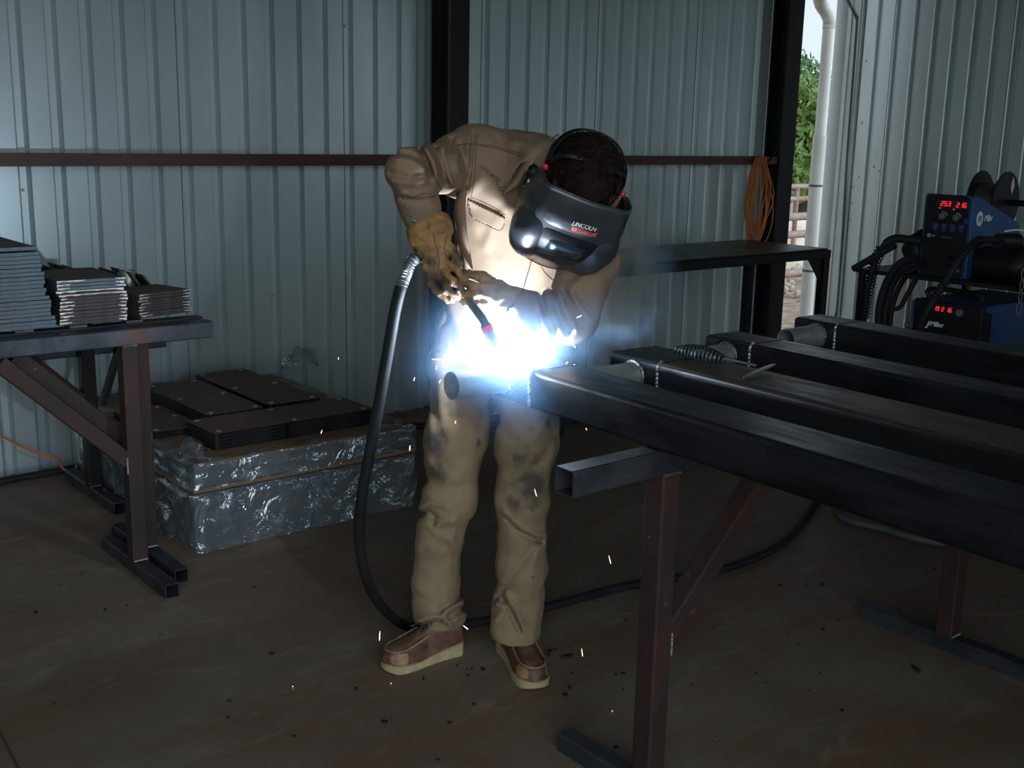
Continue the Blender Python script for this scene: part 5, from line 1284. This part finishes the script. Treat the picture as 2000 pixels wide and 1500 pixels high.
# ---- boots
def boot(toe, heel, label_side):
    toe, heel = np.array(toe), np.array(heel); d = nrm(toe-heel); L_ = np.linalg.norm(toe-heel); s = np.array([d[1], -d[0], 0.])
    def W(u):   # sole half width, u 0 heel .. 1 toe
        u = min(max(u, 0.), 1.)
        w = np.interp(u, [0, .1, .3, .5, .72, .82, 1], [.034, .034, .033, .038, .048, .048, .046])
        if u < .09: w *= math.sqrt(max(.01, 1-((.09-u)/.092)**2))
        if u > .80: w *= math.sqrt(max(.01, 1-((u-.80)/.203)**2.2))
        return w
    def P(u, w, z): return heel+d*L_*u+s*w+Z*z
    us = [0, .004, .012, .025, .045, .07, .1, .2, .3, .4, .5, .6, .7, .78, .84, .88, .91, .94, .96, .975, .987, .995, 1]
    def sole_z(u): return np.interp(u, [0, .35, .6, 1], [.044, .032, .023, .028])
    loft = []
    for u in us:
        w = W(u)*1.06+.001; zt = sole_z(u); zb = np.interp(u, [0, .9, 1], [.001, .001, .010])
        loft.append([P(u, -w, zb), P(u, -w*1.02, (zb+zt)/2), P(u, -w, zt), P(u, 0, zt), P(u, w, zt), P(u, w*1.02, (zb+zt)/2), P(u, w, zb), P(u, 0, zb), P(u, -w, zb)])
    mb = MB(); mb.grid(loft); mb.add(loft[0][:8], [tuple(range(8))]); mb.add(loft[-1][:8], [tuple(range(8))])
    so = mb.build('boot_sole', M['crepe'], me_, smooth=True, angle=50)
    # upper
    loft = []
    for u in [0.0, .006, .02, .04, .08, .14, .2, .28, .36, .44, .52, .6, .68, .76, .83, .88, .92, .95, .97, .985, .995, 1]:
        w = W(u)*.98; zt = sole_z(u); top = np.interp(u, [0, .03, .1, .25, .34, .45, .6, .75, .88, .96, 1], [.085, .145, .16, .165, .150, .125, .100, .086, .078, .066, .045])
        hw = w*np.interp(u, [0, .3, .5, .8, 1], [.85, .72, .62, .78, .8]); row = []
        for k in range(15):
            a = PI*k/14; cx = -math.cos(a); sx = math.sin(a)
            e = np.sign(cx)*abs(cx)**.55; f = sx**.62; ww = w*(1-f)+hw*f
            row.append(P(u, ww*e if True else 0, zt-.002+(top-zt)*f))
        loft.append(row)
    mb = MB(); mb.grid(loft); mb.add(loft[-1], [tuple(range(15))]); mb.add(loft[0], [tuple(range(15))])
    up = mb.build('boot_upper', M['boot'], me_, smooth=True, angle=180)
    # shaft
    mb = MB(); c0 = P(.2, 0, .12); mb.lathe([(.040, 0), (.036, .06), (.036, .10)], c0, (0, 0, 1), 20); mb.build('boot_shaft', M['boot'], up, smooth=True)
    # toe cap band (scuffed), from the side of the toe round
    rows = []
    for k in range(23):
        a = (k/22-.5)*PI*1.05; 
        uu = .80+.195*math.cos(a) if abs(a) < PI/2 else .80; ws = W(min(uu, .999))
        w_ = math.sin(a)*.0455
        rows.append([P(.795+.20*math.cos(a), w_*1.03, sole_z(.9)-.001), P(.795+.198*math.cos(a), w_*1.04, sole_z(.9)+.013), P(.790+.190*math.cos(a), w_*1.0, sole_z(.9)+.026), P(.785+.165*math.cos(a), w_*.90, sole_z(.9)+.036)])
    mb = MB(); mb.grid(rows); mb.build('toe_band', M['boot_scuffed'], up, smooth=True, angle=180)
    # moccasin seam
    seam = [P(.785+.168*math.cos(a), .0405*math.sin(a), sole_z(.8)+.046-.004*math.cos(a)) for a in np.linspace(-PI/2, PI/2, 16)]
    seam = [P(.50, -.036, .098), P(.62, -.039, .086)]+seam+[P(.62, .039, .086), P(.50, .036, .098)]
    mb = MB(); mb.tube(spline(seam, 4), .0028, 7); mb.build('moccasin_seam', M['boot_scuffed'], up, smooth=True)
    mb = MB(); welt = [P(u, W(u)*1.03, sole_z(u)+.002) for u in us]+[P(u, -W(u)*1.03, sole_z(u)+.002) for u in us[::-1]]; mb.tube(welt, .0022, 6, closed=True); mb.build('welt', M['boot_scuffed'], so, smooth=True)
    # laces
    for k in range(4):
        u = .56-.065*k; zz = .112+.015*k; mb = MB()
        mb.tube(spline([P(u, -.030, zz-.004), P(u-.015, -.01, zz+.012), P(u-.03, .01, zz+.014), P(u-.045, .030, zz+.002)], 5), .0024, 6); mb.tube(spline([P(u, .030, zz-.004), P(u-.015, .01, zz+.012), P(u-.03, -.01, zz+.014), P(u-.045, -.030, zz+.002)], 5), .0024, 6)
        mb.build('lace', M['lace'], up, smooth=True)
        for sg in (-1, 1):
            mb = MB(); mb.ring_tube(P(u, sg*.031, zz-.006), P(u, sg*.034, zz-.003), .0042, .0022, 12); mb.build('eyelet', M['snap'], up, smooth=True)
    mb = MB()
    for sg in (-1, 1):
        c = P(.36, sg*.018, .150); pts = [c+d*.006*math.cos(a)+s*sg*(.020+.020*math.cos(a))+Z*(.010*math.sin(a)) for a in np.linspace(0, 2*PI, 16, endpoint=False)]; mb.tube(pts, .0022, 6, closed=True)
    mb.build('lace_bow', M['lace'], up, smooth=True)
    # side panel
    return up
b1t, b1h = on(748, 1312, 'z', 0), on(900, 1270, 'z', 0)
b2t, b2h = on(1052, 1350, 'z', 0), on(985, 1262, 'z', 0)
boot(b1t, b1h+nrm(b1h-b1t)*.0, 'r'); boot(b2t, b2h+nrm(b2h-b2t)*-.0, 'l')

# ================================================================== TORCH, HOSE
t = empty('welding_torch', A(880, 535, 2.935), 'black welding torch with curved grey neck and red collar held in the gloves', 'welding torch')
hnd = spline([A(822, 500, 2.955), A(842, 515, 2.945), A(870, 537, 2.940), A(893, 556, 2.938), A(903, 562, 2.937)], 8)
mb = MB(); mb.tube(hnd, [.0155]*4+[.0185]*(len(hnd)-8)+[.0165]*4, 14, flat=1.15); mb.build('torch_handle', M['gunblack'], t, smooth=True)
mb = MB(); mb.tube(spline([A(866, 552, 2.930), A(880, 566, 2.923), A(888, 570, 2.923)], 4), .006, 8, flat=.6); mb.build('trigger', M['gunblack'], t, smooth=True)
c0 = A(905, 561, 2.937); d0 = nrm(A(912, 575, 2.939)-A(903, 560, 2.937))
mb = MB(); mb.lathe([(.0145, 0), (.0155, .004), (.0155, .016), (.0125, .020)], c0, d0, 20); mb.build('clamp_nut', M['chrome'], t, smooth=True)
mb = MB(); q = c0+d0*.006; mb.tube([q+UP*.010+RT*.002, q+UP*.021+RT*.010], .006, 8); mb.tube([q+UP*.012-RT*.012, q+UP*.009-RT*.020], .005, 8); mb.build('clamp_screw', M['chrome'], t, smooth=True)
nk = spline([A(908, 568, 2.932), A(916, 586, 2.922), A(930, 606, 2.908), A(942, 622, 2.900), A(948, 634, 2.900)], 8)
mb = MB(); mb.tube(nk, .0105, 14); mb.build('torch_neck', M['hose_dusty'], t, smooth=True)
c1_ = A(948, 634, 2.900); d1 = nrm(A(964, 668, 2.925)-c1_)
mb = MB(); mb.lathe([(.0125, 0), (.0145, .003), (.0145, .017), (.0135, .020)], c1_, d1, 20); mb.build('red_collar', M['redplastic'], t, smooth=True)
mb = MB(); mb.lathe([(.0135, 0), (.0135, .026), (.0105, .036), (.0095, .046), (.0075, .046), (.0075, .03)], c1_+d1*.020, d1, 22); mb.build('nozzle', M['copper'], t, smooth=True)
# hose
t2 = empty('torch_hose', A(720, 900, 2.9), 'thick black torch hose looping from the glove down to the floor behind the welder', 'hose')
HP_ = [A(822, 500, 2.95), A(806, 508, 2.94), A(794, 530, 2.93), A(783, 560, 2.90), A(772, 605, 2.92), A(764, 650, 2.94), A(752, 720, 2.98), A(738, 800, 3.02), A(721, 890, 3.07), A(707, 970, 3.12), A(702, 1040, 3.18), A(708, 1100, 3.26), A(726, 1155, 3.36), A(755, 1195, 3.50), on(795, 1222, 'z', .017), on(860, 1224, 'z', .016), on(930, 1216, 'z', .016), on(1000, 1200, 'z', .016)]+FLH
S_ = spline(HP_, 8)
mb = MB(); mb.tube(S_[24:], [.0155]*(len(S_)-24), 12); 
hz = mb.build('hose', M['blackrub'], t2, smooth=True)
mb = MB(); mb.tube(S_[:40], [.0125]*8+[.0128]*32, 12); mb.build('hose_sleeve', M['hose_dusty'], t2, smooth=True)
coil_spring(S_[4:25], .0150, 105, .0024, 'spring_guard', t2, M['chrome'])

# ================================================================== ARC, SPARKS, FUME
arcp = ST(1.747, 2.338, 1.0125)
jt = ST(1.757, 2.315, .955)
ac = empty('welding_arc', arcp, 'blinding blue-white welding arc at the torch tip on the pipe joint', 'welding arc')
mb = MB(); mb.lathe([(.0005, -.003), (.002, -.0025), (.003, 0), (.002, .0025), (.0005, .003)], arcp, (0, 0, 1), 16); mb.build('arc_core', M['arc'], ac, smooth=True)
ld = bpy.data.lights.new('arc_light', 'POINT'); ld.energy = 58; ld.color = (.58, .75, 1.0); ld.shadow_soft_size = .010
lo = bpy.data.objects.new('arc_light', ld); COL.objects.link(lo); lo.parent = ac; lo.location = (0, 0, 0)
SP = [(843, 702, 868, 702, 1), (852, 714, 852, 722, 0), (866, 707, 865, 717, 0), (861, 741, 858, 748, 0), (868, 724, 867, 730, 0), (915, 671, 925, 677, 1), (935, 680, 950, 686, 1), (896, 686, 905, 688, 0), (910, 654, 915, 660, 0), (927, 657, 932, 662, 0), (890, 660, 899, 668, 0), (900, 695, 908, 696, 0), (903, 653, 905, 656, 0), (934, 661, 937, 664, 0),
      (953, 762, 956, 770, 1), (993, 752, 997, 761, 1), (1073, 675, 1082, 675, 0), (1072, 691, 1080, 690, 0), (1073, 697, 1083, 698, 0), (1118, 672, 1124, 679, 0), (1105, 711, 1109, 707, 0), (1120, 712, 1123, 712, 0), (1130, 733, 1136, 740, 0), (1047, 709, 1050, 706, 0), (1126, 621, 1136, 616, 0),
      (1144, 836, 1146, 840, 0), (1044, 955, 1048, 969, 0), (1189, 1085, 1193, 1101, 0), (742, 1233, 741, 1251, 1), (905, 1222, 914, 1229, 1), (1136, 1267, 1138, 1282, 0), (629, 840, 627, 847, 0), (801, 870, 800, 880, 1), (890, 822, 889, 827, 0), (810, 737, 808, 744, 0), (763, 1335, 764, 1336, 0), (1195, 1389, 1196, 1390, 0), (571, 1341, 572, 1342, 0), (661, 698, 661, 702, 0)]
for i, (x0, y0, x1, y1, hot) in enumerate(SP):
    r_ = math.hypot((x0+x1)/2-985, (y0+y1)/2-700); d = 2.93+.0004*r_*(1 if i % 3 else -1)
    a, b = A(x0, y0, d), A(x1, y1, d+.004)
    if b[2] < .02 or y0 > 1220:
        pass
    if y0 in (1335, 1389, 1341): a = on(x0, y0, 'z', .004); b = a+np.array([.003, 0, 0])
    L_ = np.linalg.norm(b-a); L_ = min(L_, .03); c = (a+b)/2; dr = nrm(b-a)
    mb = MB(); mb.tube([c-dr*L_/2, c-dr*L_*.2, c+dr*L_*.3, c+dr*L_/2], [.0003, .0008, .0010, .0004], 6)
    tag(mb.build('spark', M['sparkhot'] if hot else M['spark'], smooth=True, base=c), 'small glowing orange spark of molten metal flying off the weld', 'spark', 'sparks flying around the weld')
# fume: smoke wisps, plus blue density round the arc imitating lens bloom
def smoke_mat():
    m = bpy.data.materials.new('weld_fume_bloom'); m.use_nodes = True; nt = m.node_tree; N = nt.nodes; L = nt.links
    N.remove(N['Principled BSDF']); out = N['Material Output']; vs = N.new('ShaderNodeVolumeScatter'); vs.inputs['Color'].default_value = (.34, .62, 1, 1); vs.inputs['Anisotropy'].default_value = .15
    tc = N.new('ShaderNodeTexCoord'); n = N.new('ShaderNodeTexNoise'); n.inputs['Scale'].default_value = 9; n.inputs['Detail'].default_value = 5; n.inputs['Distortion'].default_value = 1.2
    L.new(tc.outputs['Object'], n.inputs['Vector'])
    mr = N.new('ShaderNodeMapRange'); mr.inputs[1].default_value = .44; mr.inputs[2].default_value = .70; mr.inputs[3].default_value = 0; mr.inputs[4].default_value = 1; L.new(n.outputs['Fac'], mr.inputs[0])
    def ball(c, r0, r1, s):   # density falls from s at r0 to 0 at r1 around point c (object space)
        vm = N.new('ShaderNodeVectorMath'); vm.operation = 'DISTANCE'; vm.inputs[1].default_value = c; L.new(tc.outputs['Object'], vm.inputs[0])
        r = N.new('ShaderNodeMapRange'); r.interpolation_type = 'SMOOTHSTEP'; r.inputs[1].default_value = r0; r.inputs[2].default_value = r1; r.inputs[3].default_value = s; r.inputs[4].default_value = 0; L.new(vm.outputs['Value'], r.inputs[0]); return r.outputs[0]
    def mul(a, b):
        x = N.new('ShaderNodeMath'); x.operation = 'MULTIPLY'; L.new(a, x.inputs[0]); L.new(b, x.inputs[1]); return x.outputs[0]
    def add(a, b):
        x = N.new('ShaderNodeMath'); x.operation = 'ADD'; L.new(a, x.inputs[0]); L.new(b, x.inputs[1]); return x.outputs[0]
    def rel(x, y, d): return tuple(float(v) for v in (A(x, y, d)-arcp))
    bloom_core = add(ball((0, 0, 0), .0, .30, 1.1), ball((0, 0, .01), .0, .09, .9))  # bloom glow around the arc, put in as extra density
    w1 = mul(mr.outputs[0], ball(rel(1205, 545, 3.12), .03, .20, 34.)); w2 = mul(mr.outputs[0], ball(rel(1110, 625, 2.92), .04, .15, 1.6)); w3 = mul(mr.outputs[0], ball(rel(1215, 440, 3.25), .03, .18, 11.))
    w4 = mul(mr.outputs[0], ball(rel(1045, 680, 2.93), .02, .12, 6.))
    L.new(add(add(bloom_core, w1), add(add(w2, w4), w3)), vs.inputs['Density']); L.new(vs.outputs[0], out.inputs['Volume']); return m
mb = MB(); c = arcp; prof = []
n = 12
for i in range(n+1):
    a = PI*i/n; prof.append((max(.001, .36*math.sin(a)), -.34*math.cos(a)))
mb.lathe(prof, c, (0, 0, 1), 24)
fu = SDF(.03, .1); fu.cap(arcp, arcp, .30, .30).cap(arcp, A(1200, 545, 3.12), .25, .20).cap(A(1200, 545, 3.12), A(1215, 430, 3.25), .19, .16)
fo = fu.build('welding_fume_bloom', smoke_mat(), None, 1)
fo.data.transform(Matrix.Translation(-V(arcp))); fo.location = V(arcp)
tag(fo, 'thin blue welding smoke drifting up to the right, plus bloom haze at the arc', 'smoke', kind='stuff')

# ================================================================== SLAG CHIPS ON THE FLOOR
CH = [(827, 1326, 5), (695, 1347, 7), (915, 1321, 5), (926, 1377, 6), (878, 1413, 7), (944, 1308, 6), (922, 1307, 3), (912, 1307, 3), (1075, 1272, 5), (1072, 1279, 5), (1084, 1270, 4), (1062, 1287, 4), (1056, 1285, 3), (1107, 1284, 12), (1112, 1344, 6), (1104, 1359, 8), (1118, 1316, 4), (1124, 1256, 3), (1068, 1273, 4), (1218, 1316, 5), (1203, 1318, 5), (1217, 1348, 4),
      (1203, 1460, 6), (1140, 1130, 3), (1221, 1212, 3), (1537, 1239, 4), (1477, 1316, 4), (1489, 1271, 3), (1601, 1316, 4), (1607, 1143, 6), (1524, 1144, 6), (1395, 1226, 3), (1352, 1338, 3), (1510, 1250, 3), (1560, 1259, 3), (1495, 1334, 3), (1645, 1388, 5), (1580, 1350, 3), (1790, 1310, 12), (1826, 1112, 5), (1882, 1119, 3), (1862, 1134, 3), (1867, 1101, 3),
      (1755, 1192, 4), (1639, 1212, 3), (1608, 1230, 5), (1667, 1250, 3), (1709, 1258, 2), (1575, 1142, 3), (1400, 1439, 3), (1407, 1449, 2), (575, 1439, 4), (530, 1278, 6), (498, 1147, 3), (448, 1370, 4), (445, 1402, 4), (160, 1121, 3), (115, 1143, 2), (105, 1375, 3), (248, 1183, 3), (206, 1192, 4), (312, 1240, 2), (750, 1412, 8), (765, 1407, 3), (855, 1486, 5), (70, 1197, 6), (893, 1300, 4), (863, 1150, 3), (902, 1183, 3), (1100, 1283, 4)]
for i, (x, y, s_) in enumerate(CH):
    c = on(x, y, 'z', 0); sc = s_/F*np.linalg.norm(c-CAM)*.62; n = 7; a0 = random.random()*6; el_ = 2.6 if s_ > 9 else random.uniform(1, 1.8); P = []
    for k in range(n):
        a = 2*PI*k/n; r = sc*random.uniform(.6, 1.1); u, w = math.cos(a)*r*el_, math.sin(a)*r/ (1.6 if s_ > 9 else 1); P.append((c[0]+u*math.cos(a0)-w*math.sin(a0), c[1]+u*math.sin(a0)+w*math.cos(a0)))
    mb = MB(); mb.prism(P, .0002, .002+sc*.5)
    zone = 'right of the boots' if x > 1060 and x < 1250 else 'around the boots' if 680 < x <= 1060 else 'on the bare floor at the left' if x <= 680 else 'under and around the beam sawhorse'
    tag(mb.build('slag_chip', M['slag'], base=(c[0], c[1], 0)), 'small black slag chip lying on the concrete '+zone, 'slag chip', 'slag chips '+zone)

# ================================================================== LIGHT, WORLD, CAMERA
w = bpy.data.worlds.new('world'); bpy.context.scene.world = w; w.use_nodes = True; nt = w.node_tree; N = nt.nodes; L = nt.links
bg = N['Background']; tc = N.new('ShaderNodeTexCoord'); sx_ = N.new('ShaderNodeSeparateXYZ'); L.new(tc.outputs['Generated'], sx_.inputs[0])
r = N.new('ShaderNodeMapRange'); r.interpolation_type = 'SMOOTHSTEP'; r.inputs[1].default_value = -.35; r.inputs[2].default_value = .25; r.inputs[3].default_value = 1.0; r.inputs[4].default_value = .20
L.new(sx_.outputs['Y'], r.inputs[0])
el2 = N.new('ShaderNodeMapRange'); el2.interpolation_type = 'SMOOTHSTEP'; el2.inputs[1].default_value = .38; el2.inputs[2].default_value = .70; el2.inputs[3].default_value = 1; el2.inputs[4].default_value = .25; L.new(sx_.outputs['Z'], el2.inputs[0])
m2_ = N.new('ShaderNodeMath'); m2_.operation = 'MULTIPLY'; L.new(r.outputs[0], m2_.inputs[0]); L.new(el2.outputs[0], m2_.inputs[1])
cr = N.new('ShaderNodeValToRGB'); cr.color_ramp.elements[0].position = .0; cr.color_ramp.elements[1].position = .5
cr.color_ramp.elements[0].color = (.80, .90, .96, 1); cr.color_ramp.elements[1].color = (.70, .85, 1.0, 1); L.new(sx_.outputs['Z'], cr.inputs[0])
L.new(cr.outputs[0], bg.inputs['Color'])
ml = N.new('ShaderNodeMath'); ml.operation = 'MULTIPLY'; ml.inputs[1].default_value = 5.1; L.new(m2_.outputs[0], ml.inputs[0]); L.new(ml.outputs[0], bg.inputs['Strength'])

cam = bpy.data.cameras.new('camera'); co = bpy.data.objects.new('camera', cam); COL.objects.link(co)
cam.sensor_width = 36; cam.sensor_fit = 'HORIZONTAL'; cam.lens = F*36/2000; cam.clip_start = .05; cam.clip_end = 200
R3 = Matrix(((RT[0], UP[0], -FW[0]), (RT[1], UP[1], -FW[1]), (RT[2], UP[2], -FW[2])))
co.matrix_world = Matrix.Translation(V(CAM)) @ R3.to_4x4()
sc = bpy.context.scene; sc.camera = co
sc.view_settings.view_transform = 'Standard'; sc.view_settings.look = 'None'; sc.view_settings.exposure = 0; sc.view_settings.gamma = 1; sc.view_settings.use_curve_mapping = False
sc.cycles.use_denoising = True
sc.cycles.max_bounces = 8; sc.cycles.diffuse_bounces = 5; sc.cycles.volume_bounces = 0; sc.cycles.sample_clamp_indirect = 4; sc.cycles.volume_step_rate = 1.
